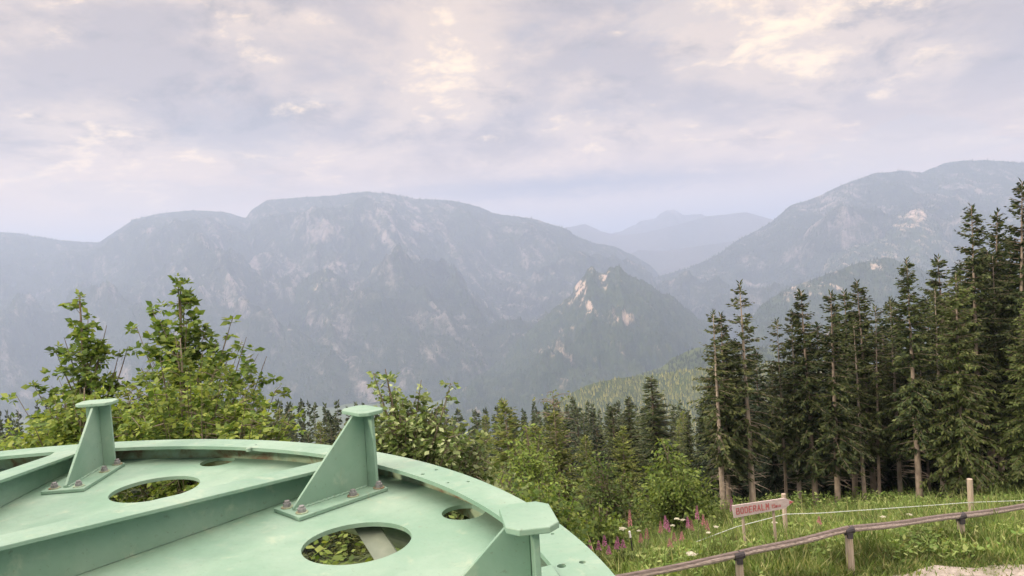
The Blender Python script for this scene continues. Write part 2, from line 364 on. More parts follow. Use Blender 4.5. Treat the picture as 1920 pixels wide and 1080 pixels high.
# ------------------------------------------------------------------ mountains
def cones(mb, base, h, wd, k=4):
    n = len(base); ang = rng.uniform(0, 6.28, n)
    ring = [base + np.stack([np.cos(ang + 6.283 * j / k) * wd, np.sin(ang + 6.283 * j / k) * wd, np.zeros(n)], -1) for j in range(k)]
    top = base + np.stack([rng.normal(0, .06, n) * wd, rng.normal(0, .06, n) * wd, h], -1)
    for j in range(k): mb.quads(np.stack([ring[j], ring[(j + 1) % k], top], 1))
def mountain(name, pts, D, front, back, zf, nu, nv, amp, wl_, seed, material, rockbase=.2, spots=(), p=1.0, jag=1.0, wob=.05, trees=0, th=18, treemat=None, label=None, crag=.05):
    pts = np.array(pts, float); px = np.linspace(pts[0, 0], pts[-1, 0], nu); py = np.interp(px, pts[:, 0], pts[:, 1])
    py = np.convolve(np.pad(py, 3, 'edge'), np.ones(7) / 7, 'valid') * .5 + py * .5
    py = py + jag * (2.2 * fbm(px * .06, px * 0 + seed, 6, seed, .7))
    rx, rz = rays(px, py)
    Du = D * (1 + wob * fbm(px * .006, px * 0 + 3.3 + seed, 3, seed + 5))
    nb = max(8, nv // 5)
    t = np.concatenate([np.linspace(0, 1, nv), np.linspace(1, 2, nb + 1)[1:]])
    T, RX = np.meshgrid(t, rx, indexing='ij'); _, RZ = np.meshgrid(t, rz, indexing='ij'); _, DU = np.meshgrid(t, Du, indexing='ij')
    Y = np.where(T <= 1, DU - front * (1 - T), DU + back * (T - 1)); X = RX * Y
    Hr = RZ * DU
    g = np.where(T <= 1, np.clip(T, 0, 1) ** p, 1 - sstep(0, 1, T - 1))
    Z = zf + (Hr - zf) * g
    env = np.where(T <= 1, np.clip(4 * T * (1 - T), 0, 1) ** .75 * (1 - .45 * sstep(.55, .95, T)), 0)
    XR, YR = X * .82 + Y * .57, Y * .82 - X * .57
    rd = ridged(XR / (wl_ * .8), YR / (wl_ * 1.3), 6, seed); gl = ridged(XR / (wl_ * .35), YR / (wl_ * .9), 5, seed + 3)
    Z = Z + env * amp * ((rd - .55) * 1.3 + (gl - .55) * .40)
    Z = Z + amp * .05 * fbm(X / (wl_ * .09), Y / (wl_ * .09), 4, seed + 8) * np.where(T < .985, 1, .25)
    # rock where the slope runs steep and in streaks down the gullies
    Z = Z + env * amp * crag * (ridged(X / (wl_ * .17), Y / (wl_ * .17), 5, seed + 21, .6) - .5) * 2
    PX, PY = proj(X, Y, Z)
    rock = rockbase + .42 * fbm(XR / (wl_ * .05), YR / (wl_ * .2), 5, seed + 12, .6) + .22 * (gl - .5) + .10 * fbm(X / (wl_ * .3), Y / (wl_ * .3), 3, seed + 17)
    for (sx, sy, wx, wy, st) in spots: rock = rock + st * np.clip(.75 + 2.2 * fbm(X / (wl_ * .07), Y / (wl_ * .16), 4, seed + 19, .65), 0, 1.6) * np.exp(-((PX - sx) / wx) ** 2 - ((PY - sy) / wy) ** 2)
    nr = len(t); idx = np.arange(nr * nu).reshape(nr, nu)
    q = np.stack([idx[:-1, :-1], idx[:-1, 1:], idx[1:, 1:], idx[1:, :-1]], -1).reshape(-1, 4)
    mb = MB(); V = np.stack([X, Y, Z], -1).reshape(-1, 3); mb.v = [V]; mb.f = q.tolist(); mb.m = [0] * len(q)
    o = mb.build(name, material, smooth=True); tag(o, kind='structure')
    at = o.data.attributes.new('rock', 'FLOAT', 'POINT'); at.data.foreach_set('value', rock.ravel())
    if trees:
        fi = rng.uniform(.25, nv - 1.01, trees * 3); ui = rng.uniform(0, nu - 1.01, trees * 3)
        a = fi.astype(int); b = ui.astype(int); fa = (fi - a)[:, None]; fb = (ui - b)[:, None]; G = V.reshape(nr, nu, 3)
        pos = (G[a, b] * (1 - fb) + G[a, b + 1] * fb) * (1 - fa) + (G[a + 1, b] * (1 - fb) + G[a + 1, b + 1] * fb) * fa
        ok = (rock[a, b] + rng.normal(0, .12, len(a))) < .42
        pos = pos[ok][:trees]; n = len(pos); h = th * rng.uniform(.55, 1.2, n)
        tb = MB(); cones(tb, pos - np.array((0, 0, 1.5)), h, h * rng.uniform(.2, .32, n), 4)
        tag(tb.build('distant_forest', treemat or M['mtn_trees']), label or 'blue hazed forest covering the far mountain slopes', 'forest', kind='stuff')
    return o
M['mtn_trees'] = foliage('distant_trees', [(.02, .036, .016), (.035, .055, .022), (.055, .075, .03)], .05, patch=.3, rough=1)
M['sun_toned_ridge_trees'] = foliage('sun_toned_ridge_trees', [(.06, .09, .02), (.14, .17, .04), (.26, .27, .075), (.36, .34, .11)], .1, patch=.4, rough=1)  # sunlight on the low ridge put into lighter, yellower tree colours
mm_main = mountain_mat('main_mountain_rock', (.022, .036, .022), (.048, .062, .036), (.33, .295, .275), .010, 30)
mm_crag = mountain_mat('crag_rock', (.024, .042, .018), (.05, .07, .028), (.60, .47, .37), .014, 14)  # bare rock whose warm pale tone also carries the sunlit patches
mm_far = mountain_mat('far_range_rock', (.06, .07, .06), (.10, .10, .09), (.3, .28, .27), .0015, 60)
mm_wood = mountain_mat('wooded_ridge_soil', (.04, .06, .02), (.08, .10, .03), (.3, .27, .2), .02, 5)
mountain('mountain', [(-420, 400), (-150, 425), (30, 437), (100, 450), (185, 455), (215, 435), (250, 412), (300, 400), (360, 394), (420, 397), (445, 404), (461, 410), (470, 395), (500, 375), (560, 370), (620, 367), (680, 359), (730, 363), (780, 373), (850, 376), (900, 388), (925, 400), (1000, 410), (1050, 425), (1085, 445), (1120, 457), (1150, 461), (1190, 480), (1220, 498), (1260, 540), (1330, 620), (1400, 760)],
         6600, 3200, 2500, -640, 900, 230, 440, 1400, 11, mm_main, .27, [(740, 420, 90, 60, .12), (560, 430, 120, 50, .1), (980, 520, 50, 90, .1), (450, 520, 200, 60, .08)], p=.92, jag=1.0, trees=26000, th=20)
mountain('mountain', [(380, 730), (420, 680), (480, 612), (540, 552), (580, 516), (612, 502), (640, 520), (680, 562), (730, 622), (800, 690), (860, 740)],
         4700, 900, 900, -640, 260, 80, 90, 600, 23, mm_crag, .18, [(600, 540, 40, 35, .1), (690, 590, 50, 40, .08)], p=.9, jag=1.3, trees=9000, th=19)
mountain('mountain', [(820, 760), (870, 715), (920, 682), (980, 632), (1025, 590), (1050, 571), (1072, 552), (1080, 534), (1094, 516), (1102, 503), (1112, 500), (1122, 509), (1134, 512), (1146, 502), (1158, 498), (1170, 506), (1186, 520), (1212, 528), (1236, 548), (1262, 556), (1300, 590), (1350, 620), (1420, 670), (1500, 740)],
         3700, 1300, 900, -640, 520, 170, 150, 560, 31, mm_crag, .15, [(1086, 538, 13, 22, .72), (1104, 570, 13, 18, .55), (1132, 530, 7, 34, .3), (1165, 595, 40, 14, .28), (1058, 568, 28, 9, .22), (1055, 612, 10, 18, .22), (1050, 655, 40, 16, .16), (1110, 506, 14, 6, .2)], p=.85, jag=4.2, trees=13000, th=13, crag=.22)
mountain('mountain', [(1180, 560), (1230, 520), (1290, 503), (1340, 482), (1380, 452), (1440, 420), (1462, 404), (1480, 386), (1530, 370), (1580, 346), (1640, 325), (1690, 320), (1728, 324), (1745, 316), (1775, 305), (1810, 301), (1850, 300), (1920, 305), (2050, 296), (2300, 330)],
         6000, 2600, 2500, -640, 700, 200, 390, 1200, 43, mm_main, .27, [(1600, 430, 60, 60, .15), (1800, 350, 90, 40, .12), (1530, 390, 60, 30, .1)], p=.95, jag=1.1, trees=20000, th=20)
mountain('mountain', [(1460, 620), (1510, 540), (1560, 475), (1620, 432), (1690, 400), (1720, 390), (1762, 396), (1800, 420), (1860, 455), (1960, 520), (2080, 600)],
         4900, 1300, 1000, -640, 320, 100, 130, 700, 57, mm_crag, .28, [(1720, 405, 40, 18, .14), (1600, 440, 40, 20, .12), (1650, 500, 18, 12, .24)], p=.9, jag=2.2, trees=8000, th=17, crag=.18)
mountain('mountain', [(1340, 700), (1385, 635), (1425, 574), (1465, 547), (1520, 525), (1600, 496), (1660, 482), (1720, 500), (1820, 560), (1960, 660)],
         3300, 700, 800, -640, 320, 90, 80, 450, 63, mm_crag, .16, [(1490, 555, 40, 22, .27), (1560, 530, 50, 25, .22), (1640, 500, 14, 14, .3)], p=.85, jag=2.2, trees=9000, th=14, crag=.2)
mountain('hill', [(1000, 800), (1130, 742), (1190, 705), (1240, 690), (1262, 671), (1300, 654), (1350, 646), (1420, 650), (1520, 664), (1700, 690)],
         2000, 450, 500, -640, 300, 70, 30, 300, 71, mm_wood, .05, p=.8, jag=1.6, trees=14000, th=10, treemat=M['mtn_trees'], label='hazy wooded hillside rising behind the lower sunlit ridge')
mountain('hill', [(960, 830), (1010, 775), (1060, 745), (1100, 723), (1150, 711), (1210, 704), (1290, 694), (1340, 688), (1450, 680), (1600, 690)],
         1500, 420, 450, -640, 300, 80, 30, 240, 77, mm_wood, .05, p=.75, jag=1.2, trees=14000, th=9, treemat=M['sun_toned_ridge_trees'], label='sunlit trees along the low wooded ridge just above the near treetops')
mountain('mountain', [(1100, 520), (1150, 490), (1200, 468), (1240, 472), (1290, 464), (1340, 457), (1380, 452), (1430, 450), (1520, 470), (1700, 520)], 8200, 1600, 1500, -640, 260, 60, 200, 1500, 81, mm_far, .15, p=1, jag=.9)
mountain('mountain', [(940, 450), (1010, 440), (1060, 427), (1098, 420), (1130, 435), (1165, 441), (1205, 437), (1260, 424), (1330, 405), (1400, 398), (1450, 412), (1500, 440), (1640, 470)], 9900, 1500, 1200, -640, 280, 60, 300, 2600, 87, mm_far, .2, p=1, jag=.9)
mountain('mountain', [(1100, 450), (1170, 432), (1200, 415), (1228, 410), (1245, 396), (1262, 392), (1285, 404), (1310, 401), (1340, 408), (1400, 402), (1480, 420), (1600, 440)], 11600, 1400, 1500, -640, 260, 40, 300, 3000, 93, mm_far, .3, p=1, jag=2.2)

# ------------------------------------------------------------------ haze
def haze():
    m = bpy.data.materials.new('valley_haze'); m.use_nodes = True; t = m.node_tree; t.nodes.clear()
    o = t.nodes.new('ShaderNodeOutputMaterial'); v = t.nodes.new('ShaderNodeVolumePrincipled'); t.links.new(v.outputs[0], o.inputs['Volume'])
    v.inputs['Color'].default_value = (.48, .585, .80, 1); v.inputs['Density'].default_value = HAZE
    v.inputs['Anisotropy'].default_value = .15; v.inputs['Density Attribute'].default_value = ''
    v.inputs['Absorption Color'].default_value = (.0, .0, .0, 1)
    mb = MB(); top, bot = 900, -760
    mb.box((0, 14000, (top + bot) / 2), (72000, 44000, top - bot)); tag(mb.build('haze', m), kind='stuff', label='pale blue haze filling the valley air', cat='haze')
HAZE = 1.75e-4
haze()

# ------------------------------------------------------------------ the green wheel
def plate2d(loops, z0, th, res=1):
    """flat plate with holes; loops are lists of (x, y), the first is the outline"""
    cu = bpy.data.curves.new('plate', 'CURVE'); cu.dimensions = '2D'; cu.fill_mode = 'BOTH'; cu.extrude = th / 2
    for L in loops:
        s = cu.splines.new('POLY'); s.points.add(len(L) - 1); s.use_cyclic_u = True
        for i, (x, y) in enumerate(L): s.points[i].co = (x, y, 0, 1)
    o = bpy.data.objects.new('plate', cu); col.objects.link(o); o.location = (0, 0, 0)
    dg = bpy.context.evaluated_depsgraph_get(); me = bpy.data.meshes.new_from_object(o.evaluated_get(dg))
    bpy.data.objects.remove(o); bpy.data.curves.remove(cu)
    me.transform(Matrix.Translation((0, 0, z0 + th / 2))); me.materials.clear(); return me
def circ(cx, cy, r, n=48): return [(cx + r * math.cos(2 * math.pi * i / n), cy + r * math.sin(2 * math.pi * i / n)) for i in range(n)]
S = .86
WC = np.array((-2.52 * S, 1.61 * S)); RO, RI = 2.85 * S, 2.69 * S
ZR, FL = -S, .086; ZF = -S - FL
RW = RI + .098
TH = .016
BRK = [87.6, 47.6, 7.7]; YAW = [7, 0, 0]; BEAM = [92.5, 52.6, 12.6]
HOLE = [74.2, 34.2, -5.8]
wheel = thing('cableway_wheel', 'large mint green steel wheel with bolted brackets and round holes in the foreground', 'wheel', (WC[0], WC[1], ZF))
def loc2(px, py, z): p = W(px, py, z); return p[0] - WC[0], p[1] - WC[1]
def part(name, me, parent, m, bevel=.003, z=0):
    me.materials.append(m); o = link(name, me, parent, bevel); return o
# rim flange with its small bolt holes
fl_holes = [(1053, 1061, .013), (1092, 1054, .010), (793, 889, .009), (818, 881, .008), (466, 840, .012), (878, 903, .007), (1036, 1001, .006), (480, 834, .006), (840, 905, .006)]
loops = [circ(0, 0, RO, 300), circ(0, 0, RI, 300)] + [circ(*loc2(x, y, ZR), r, 14) for x, y, r in fl_holes]
rim = part('rim_flange', plate2d(loops, FL - TH, TH), wheel, M['steel'])
rw = MB()
def ring_wall(mb, r, z0, z1, th, n=300):
    a = np.linspace(0, 2 * math.pi, n, endpoint=False); c2, s2 = np.cos(a), np.sin(a); i = np.arange(n); j = (i + 1) % n
    pr = [np.stack([rr * c2, rr * s2, np.full(n, zz)], -1) for rr, zz in ((r, z0), (r + th, z0), (r + th, z1), (r, z1))]
    for k in range(4): mb.quads(np.stack([pr[k][i], pr[k][j], pr[(k + 1) % 4][j], pr[(k + 1) % 4][i]], 1))
ring_wall(rw, RW, -.06, FL - TH - .001, .014)
rw.build('rim_wall', M['rust'], wheel, smooth=False)
# floor plate with large lightening holes and half-moon drain cut-outs at the rim
loops = [circ(0, 0, RW - .002, 300)]
for a in HOLE:
    a0 = R(a); loops.append(circ(1.92 * math.cos(a0), 1.92 * math.sin(a0), .185, 72))
    r0 = RI + .03; loops.append(circ(r0 * math.cos(a0), r0 * math.sin(a0), .082, 40))
loops.append(circ(0, 0, .25, 60))
floor = part('floor_plate', plate2d(loops, -TH, TH), wheel, M['steel'])
def polar(r, a, z=0, off=0):
    c2, s2 = math.cos(R(a)), math.sin(R(a)); return np.array((r * c2 - off * s2, r * s2 + off * c2, z))
for a in BEAM + [131, -24, 170, 209]:
    b = MB(); er, et, ez = polar(1, a), polar(0, a, 0, 1), np.array((0, 0, 1.0))
    topz = lambda r: FL + .004 + .083 * max(0, 2.26 - r) * .86
    r0, r1 = .42, RI + .02
    w0, w1 = topz(r0), topz(2.26)
    # web
    poly = [polar(r0, a, .001), polar(RI + .085, a, .001), polar(RI + .085, a, FL - TH - .002), polar(2.26, a, w1 - .012), polar(r0, a, w0 - .012)]
    b.prism([q - et * .006 for q in poly], et * .012)
    # top flange, wider where it meets the rim
    for s0, s1, ha, hb in ((r0, 2.2, .062, .062), (2.2, RI - .004, .062, .095)):
        za, zb = topz(s0) - .012, topz(s1) - .012
        A = [polar(s0, a, za, -ha), polar(s1, a, zb, -hb), polar(s1, a, zb, hb), polar(s0, a, za, ha)]
        b.prism(A, ez * .014)
    b.build('spoke_beam', M['steel'], wheel, bevel=.002)
hub = MB(); hub.tube([(0, 0, -.2), (0, 0, .34)], .42, 48); hub.tube([(0, 0, .34), (0, 0, .40)], .3, 40); hub.build('hub', M['steel'], wheel, bevel=.006)

def hexnut(mb, c, r, h):
    pts = [(c[0] + r * math.cos(i * math.pi / 3), c[1] + r * math.sin(i * math.pi / 3), c[2]) for i in range(6)]
    mb.prism(pts, (0, 0, h))
_polar = polar
for bi, a in enumerate(BRK):
    er, et, ez = _polar(1, a + YAW[bi]), _polar(0, a + YAW[bi], 0, 1), np.array((0, 0, 1.0)); mid = _polar(2.06, a)
    polar = lambda r, a, z=0, off=0: mid + er * (r - 2.06) + et * off + ez * z
    bt = .016; sh = (0, .006, -.042)[bi]; rin, rout = 1.855 + sh, 2.272 + sh; hw = .093; rp = 2.236 + sh; H = .327
    br = MB()
    # sloping radial gusset and the upright cross plate behind it
    G = [polar(rin + .03, a, bt), polar(rp, a, bt), polar(rp, a, H), polar(rp - .05, a, H), polar(rin + .03, a, bt + .012)]
    br.prism([q - et * .006 for q in G], et * .012)
    C = [polar(rp + .001, a, bt, -.062), polar(rp + .001, a, bt, .062), polar(rp + .001, a, H, .058), polar(rp + .001, a, H, -.058)]
    br.prism(C, er * .014)
    # weld fillet between gusset and plate
    br.prism([polar(rp, a, bt, .006), polar(rp - .022, a, bt, .006), polar(rp, a, bt, .03)], ez * (H - bt - .004))
    for sd in (1, -1):
        wp = [polar(rin + .035 + (rp - rin - .045) * q, a, bt + .003 + .0012 * math.sin(q * 90 + sd), sd * (.0085 + .0012 * math.sin(q * 61))) for q in np.linspace(0, 1, 70)]
        br.tube(wp, .0055, 6)
    bo = br.build('bracket', M['steel'], wheel, bevel=.002)
    bp = MB(); bp.prism([polar(rin, a, .001, -hw), polar(rout, a, .001, -hw), polar(rout, a, .001, hw), polar(rin, a, .001, hw)], ez * bt)
    bp.build('base_plate', M['steel'], bo, bevel=.003)
    cpl = MB(); cw, cl, ch = .088, .061, .027; rc = rp
    O = [(-cl, -cw + ch), (-cl + ch, -cw), (cl - ch, -cw), (cl, -cw + ch), (cl, cw - ch), (cl - ch, cw), (-cl + ch, cw), (-cl, cw - ch)]
    cpl.prism([polar(rc + x, a, H, y) for x, y in O], ez * .016)
    cpl.build('cap_plate', M['steel'], bo, bevel=.003)
    for rr, oo in ((rin + .035, -.055), (rin + .035, .05), (rin + .265, -.062), (rout - .028, -.068), (rout - .028, .068), (rin + .265, .062)):
        nb = MB(); c0 = polar(rr, a, .001 + bt, oo)
        nb.tube([c0, c0 + ez * .004], .024, 16, mi=1); hexnut(nb, c0 + ez * .004, .0165, .014); nb.tube([c0 + ez * .018, c0 + ez * .027], .0105, 10)
        nb.build('bolt', [M['bolt'], M['rust']], bo)
polar = _polar
# small lubrication smudges are in the paint; support under the wheel
sup = thing('support_frame', 'grey green steel support leg and pipe seen through the wheel hole', 'support', (WC[0], WC[1], gz(WC[0], WC[1])))
def world_part(mb, name, m, parent):
    o = mb.build(name, m, parent); o.matrix_parent_inverse = Matrix.Translation(parent.location).inverted(); return o
mst = MB(); mst.tube([(WC[0], WC[1], gz(WC[0], WC[1]) - .2), (WC[0], WC[1], ZF - .21)], [.5, .4], 32); world_part(mst, 'mast', M['steel'], sup)
lg = MB(); A = P(683, 975, 2.72); A[2] = ZF - .03; B = P(742, 1072, 2.50); d = (B - A) / np.linalg.norm(B - A)
B2 = A + d * ((gz(A[0], A[1]) - .3 - A[2]) / d[2]); sx = np.array((1.0, .15, 0)); sx /= np.linalg.norm(sx)
lg.prism([A - sx * .045, A + sx * .045, A + sx * .045 + (0, .012, 0), A - sx * .045 + (0, .012, 0)], B2 - A)
lg.prism([A - sx * .045 + (0, .013, 0), A - sx * .033 + (0, .013, 0), A - sx * .033 + (0, .10, 0), A - sx * .045 + (0, .10, 0)], B2 - A)
world_part(lg, 'leg', M['leg_shade'], sup)
pp = MB(); a0 = P(690, 992, 2.95); a1 = P(775, 1018, 2.85); pp.tube([a0 + (a0 - a1) * 2.2, a1 + (a1 - a0) * 2], .036, 20); world_part(pp, 'pipe', M['galv'], sup)

# ------------------------------------------------------------------ plants
def kites(base, dirv, length, width, rngl=rng, curl=.0):
    """leaf-shaped quads: base, side, tip, side"""
    n = len(base); d = dirv / (np.linalg.norm(dirv, axis=1, keepdims=True) + 1e-9)
    rv = rngl.normal(size=(n, 3)); s = np.cross(d, rv); s /= np.linalg.norm(s, axis=1, keepdims=True) + 1e-9
    up = np.cross(s, d)
    L = np.asarray(length).reshape(-1, 1); Wd = np.asarray(width).reshape(-1, 1)
    mid = base + d * L * .5 + up * (curl * L)
    return np.stack([base, mid + s * Wd * .5, base + d * L, mid - s * Wd * .5], 1)
def flat_kites(base, dirv, length, width, nrm_jit=.5):
    """like kites, but lying roughly level, as leaves hold themselves to the light"""
    n = len(base); d = dirv / (np.linalg.norm(dirv, axis=1, keepdims=True) + 1e-9)
    upv = np.array((0, 0, 1.0)) + rng.normal(0, nrm_jit, (n, 3)); s = np.cross(d, upv); s /= np.linalg.norm(s, axis=1, keepdims=True) + 1e-9
    L = np.asarray(length).reshape(-1, 1); Wd = np.asarray(width).reshape(-1, 1); mid = base + d * L * .45
    return np.stack([base, mid + s * Wd * .5, base + d * L, mid - s * Wd * .5], 1)

def conifer(name, seed, H, r0, width, crown0, gap=.30, nper=6, spray=.26, step=.10, hang=.6, shape=.85, bare=.0, mats=('spruce', 'bark'), stubs=30, sparse=0.0, tri=3, label=None, cat='tree', lift=.25, low=.0):
    """crown0: fraction of height where the living crown starts"""
    g = np.random.default_rng(seed); root = thing(name, label or 'x', cat)
    tr = MB(); n = 14; zz = np.linspace(0, 1, n)
    wob = np.cumsum(g.normal(0, .012, (n, 2)), 0) * H * .05; axis = np.column_stack([wob, zz * H]); axis[0, 2] = -.4
    tr.tube(axis, [max(.012, r0 * (1 - z) ** .8 * (1 + .35 * math.exp(-z * 30))) for z in zz], 9)
    def ax(z): return np.array([np.interp(z, zz * H, axis[:, 0]), np.interp(z, zz * H, axis[:, 1]), z])
    for k in range(stubs):
        z = g.uniform(.12, max(crown0 + .12, .2)) * H; an = g.uniform(0, 6.28); L = g.uniform(.15, .9) * min(1, width * .6); d = np.array((math.cos(an), math.sin(an), g.uniform(-.3, .15)))
        p = ax(z); tr.tube([p, p + d * L * .6, p + d * L + (0, 0, -.05 * L)], [.014, .009, .004], 3, cap=False)
    cr = MB(); B = []; Dv = []; Ls = []; Ws = []
    z = crown0 * H
    while z < H * .985:
        f = (z / H - crown0) / (1 - crown0)
        Lw = width * ((1 - f) ** shape * .95 + .05) * (min(1, .45 + f * 3.5))
        for k in range(max(3, int(round(nper * (1 - .4 * f))))):
            if g.uniform() < sparse + low * max(0, 1 - 1.6 * f): continue
            an = g.uniform(0, 6.28); L = Lw * g.uniform(.5, 1.12); zz0 = z + g.uniform(-.5, .5) * gap
            o = np.array((math.cos(an), math.sin(an), 0)); s = np.array((-o[1], o[0], 0)); p0 = ax(min(zz0, H))
            up = lift * (.2 + 1.6 * f ** 2); dr = .55 * (1 - f) + .1
            m = max(3, int(L / step)); t = (np.arange(m) + g.uniform(0, 1, m)) / m
            t = t[t > bare * (1 - f)]
            pts = p0 + np.outer(t * L, o) + np.outer(L * (up * t - dr * t ** 2 + .22 * t ** 3), (0, 0, 1.0))
            tt = np.linspace(0, 1, 4); cr.tube(p0 + np.outer(tt * L, o) + np.outer(L * (up * tt - dr * tt ** 2 + .22 * tt ** 3), (0, 0, 1.0)), [.02 * (1 - .3 * f), .014, .008, .003], 3, mi=1, cap=False)
            for q in range(tri):
                side = (1, -1, 0)[q % 3]; k2 = len(t)
                d = np.outer(g.uniform(.35, .9, k2), o) + np.outer(side * g.uniform(.4, 1.0, k2) + g.normal(0, .25, k2), s)
                d[:, 2] += -hang * g.uniform(.2, 1.2, k2) * (1 - .6 * f) + (.25 * f)
                if side == 0: d[:, 2] -= hang * .9 * (1 - f)
                B.append(pts + g.normal(0, .03, pts.shape)); Dv.append(d); ln = spray * g.uniform(.6, 1.35, k2) * (1 - .45 * t) * (.7 + .5 * (1 - f)); Ls.append(ln); Ws.append(ln * g.uniform(.26, .5, k2))
        z += gap * g.uniform(.75, 1.25) * (1 - .35 * f)
    # leader
    k2 = 14; hz = np.linspace(.965, 1.0, k2) * H; B.append(np.array([ax(h) for h in hz])); an = g.uniform(0, 6.28, k2)
    Dv.append(np.stack([np.cos(an), np.sin(an), np.full(k2, 1.2)], -1)); Ls.append(np.full(k2, spray * .8)); Ws.append(np.full(k2, spray * .22))
    cr.quads(kites(np.vstack(B), np.vstack(Dv), np.concatenate(Ls), np.concatenate(Ws), g))
    tr.build('trunk', M[mats[1]], root, smooth=True); cr.build('crown', [M[mats[0]], M['twig']], root)
    root['H'] = H
    return root
def put(root, base_px, top_px, d, label, group=None, first=False, wid=1.0, rz=None):
    """stand a tree on the ground where its trunk is seen, tall enough to reach its top"""
    x0, y0 = base_px; b = P(x0, y0, d); t = P(top_px[0], top_px[1], d); z = gz(b[0], d)
    b = np.array((b[0], d, z)); H = root['H']; s = (t[2] - z) / H
    lean = math.atan2((t[0] - b[0]), (t[2] - z))
    r = root if first else dup(root, b)
    r.location = b; r.rotation_euler = (0, min(max(lean, -.04), .04), 0); r.scale = (s * wid, s * wid, s)
    rz = rng.uniform(0, 6.28) if rz is None else rz
    r.rotation_euler = (Matrix.Rotation(min(max(lean, -.05), .05), 4, 'Y') @ Matrix.Rotation(rz, 4, 'Z')).to_euler()
    r['label'] = label
    if group: r['group'] = group
    if 'H' in r.keys() and r is not root: del r['H']
    return r

# prototypes of the near conifers (about nine metres tall)
pt = {}
pt['sparse'] = conifer('spruce_tree', 101, 9, .13, 1.6, .30, .27, 6, .28, .08, .6, .62, .12, ('spruce_olive', 'bark_pale'), 60, .28)
pt['full'] = conifer('spruce_tree', 102, 9, .125, 1.7, .20, .24, 8, .29, .08, .7, .7, .06, ('spruce', 'bark'), 44, low=.62)
pt['tall'] = conifer('spruce_tree', 103, 11, .15, 2.0, .22, .25, 8, .30, .08, .75, .72, .08, ('spruce', 'bark'), 50, low=.6)
pt['droop'] = conifer('spruce_tree', 104, 8.5, .14, 1.75, .06, .22, 8, .28, .075, .95, .62, .05, ('spruce_light', 'bark'), 6)
pt['thin'] = conifer('spruce_tree', 105, 9, .08, 1.15, .30, .27, 6, .26, .085, .65, .5, .1, ('spruce_olive', 'bark'), 40, .15)
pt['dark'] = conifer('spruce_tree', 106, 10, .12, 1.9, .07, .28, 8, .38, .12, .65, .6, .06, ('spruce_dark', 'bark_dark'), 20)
pt['mid'] = conifer('spruce_tree', 107, 11, .15, 2.0, .04, .27, 8, .34, .11, .55, .85, .05, ('spruce', 'bark_dark'), 4)
pt['larch'] = conifer('larch_tree', 108, 10, .10, 2.7, .05, .27, 8, .34, .10, .35, .8, .05, ('larch', 'bark'), 14, .1, lift=.35)
used = set()
def tree(kind, base, top, d, label, group=None, wid=1.0):
    f = kind not in used; used.add(kind)
    return pt[kind], put(pt[kind], base, top, d, label, group, f, wid)
LST = []
def later(*a, **k): LST.append((a, k))
# (kind, trunk base px, top px, distance, label)
later('sparse', (1357, 965), (1336, 584), 25.5, 'left trunk of the close spruce pair standing at the forest edge left of the sign')
later('full', (1367, 965), (1350, 590), 26.2, 'right trunk of the close spruce pair at the forest edge left of the sign')
later('sparse', (1413, 950), (1387, 531), 26, 'slender spruce with long bare pale trunk rising straight behind the arrow sign')
later('thin', (1475, 945), (1457, 600), 27, 'thin short spruce with sparse crown right of the tall bare one by the sign')
later('full', (1531, 948), (1503, 545), 26.5, 'spruce with grey trunk just right of the thin sparse one')
later('full', (1571, 952), (1556, 549), 26, 'dark narrow spruce between two grey trunked spruces, middle of the forest edge')
later('full', (1605, 945), (1581, 546), 29, 'spruce tip peeping out close behind its taller pointed neighbour')
later('tall', (1640, 945), (1606, 526), 28.5, 'tall pointed spruce in the middle of the right forest edge')
later('thin', (1650, 950), (1641, 574), 27, 'thin spruce with bare dark trunk left of the big broken gap')
later('tall', (1726, 948), (1701, 487), 26, 'large full spruce with thick trunk visible through its crown, before the tall right group')
later('thin', (1745, 940), (1722, 640), 29, 'slim shaded trunk right beside the large full spruce')
later('full', (1795, 945), (1760, 481), 30, 'dark spruce with narrow tip set back left of the tallest group')
later('tall', (1838, 945), (1822, 386), 27, 'very tall spruce above the drooping light green spruce near the right edge', wid=.85)
later('droop', (1805, 950), (1790, 515), 25.5, 'light green spruce with drooping branches down to the grass near the right edge', wid=.95)
later('tall', (1858, 950), (1874, 396), 28, 'tall spruce between the very tall one and the photo edge', wid=.85)
later('tall', (1912, 945), (1916, 340), 26.5, 'tallest spruce cut by the right edge of the photo', wid=.9)
later('droop', (1925, 950), (1930, 560), 25, 'drooping green spruce at the far right edge behind the fence')
later('dark', (1450, 930), (1448, 690), 29, 'short shaded spruce behind the sign between two bare trunks')
for (bx, tx, ty, d, lab) in ((1500, 1484, 585, 26.8, 'slim bare trunked spruce between the thin sparse one and its grey trunked neighbour'), (1622, 1600, 600, 27, 'slim pale trunk in the middle of the forest edge, left of the thin dark one'), (1690, 1668, 560, 27.5, 'slender spruce standing close left of the large full spruce'), (1770, 1752, 540, 27, 'slender bare trunked spruce just left of the drooping light green one'), (1880, 1862, 480, 27.5, 'slender tall trunk between the two tallest groups by the right edge')):
    later('sparse', (bx, 945), (tx, ty), d, lab, wid=.8)
gd = 'shaded spruces deep inside the right forest'
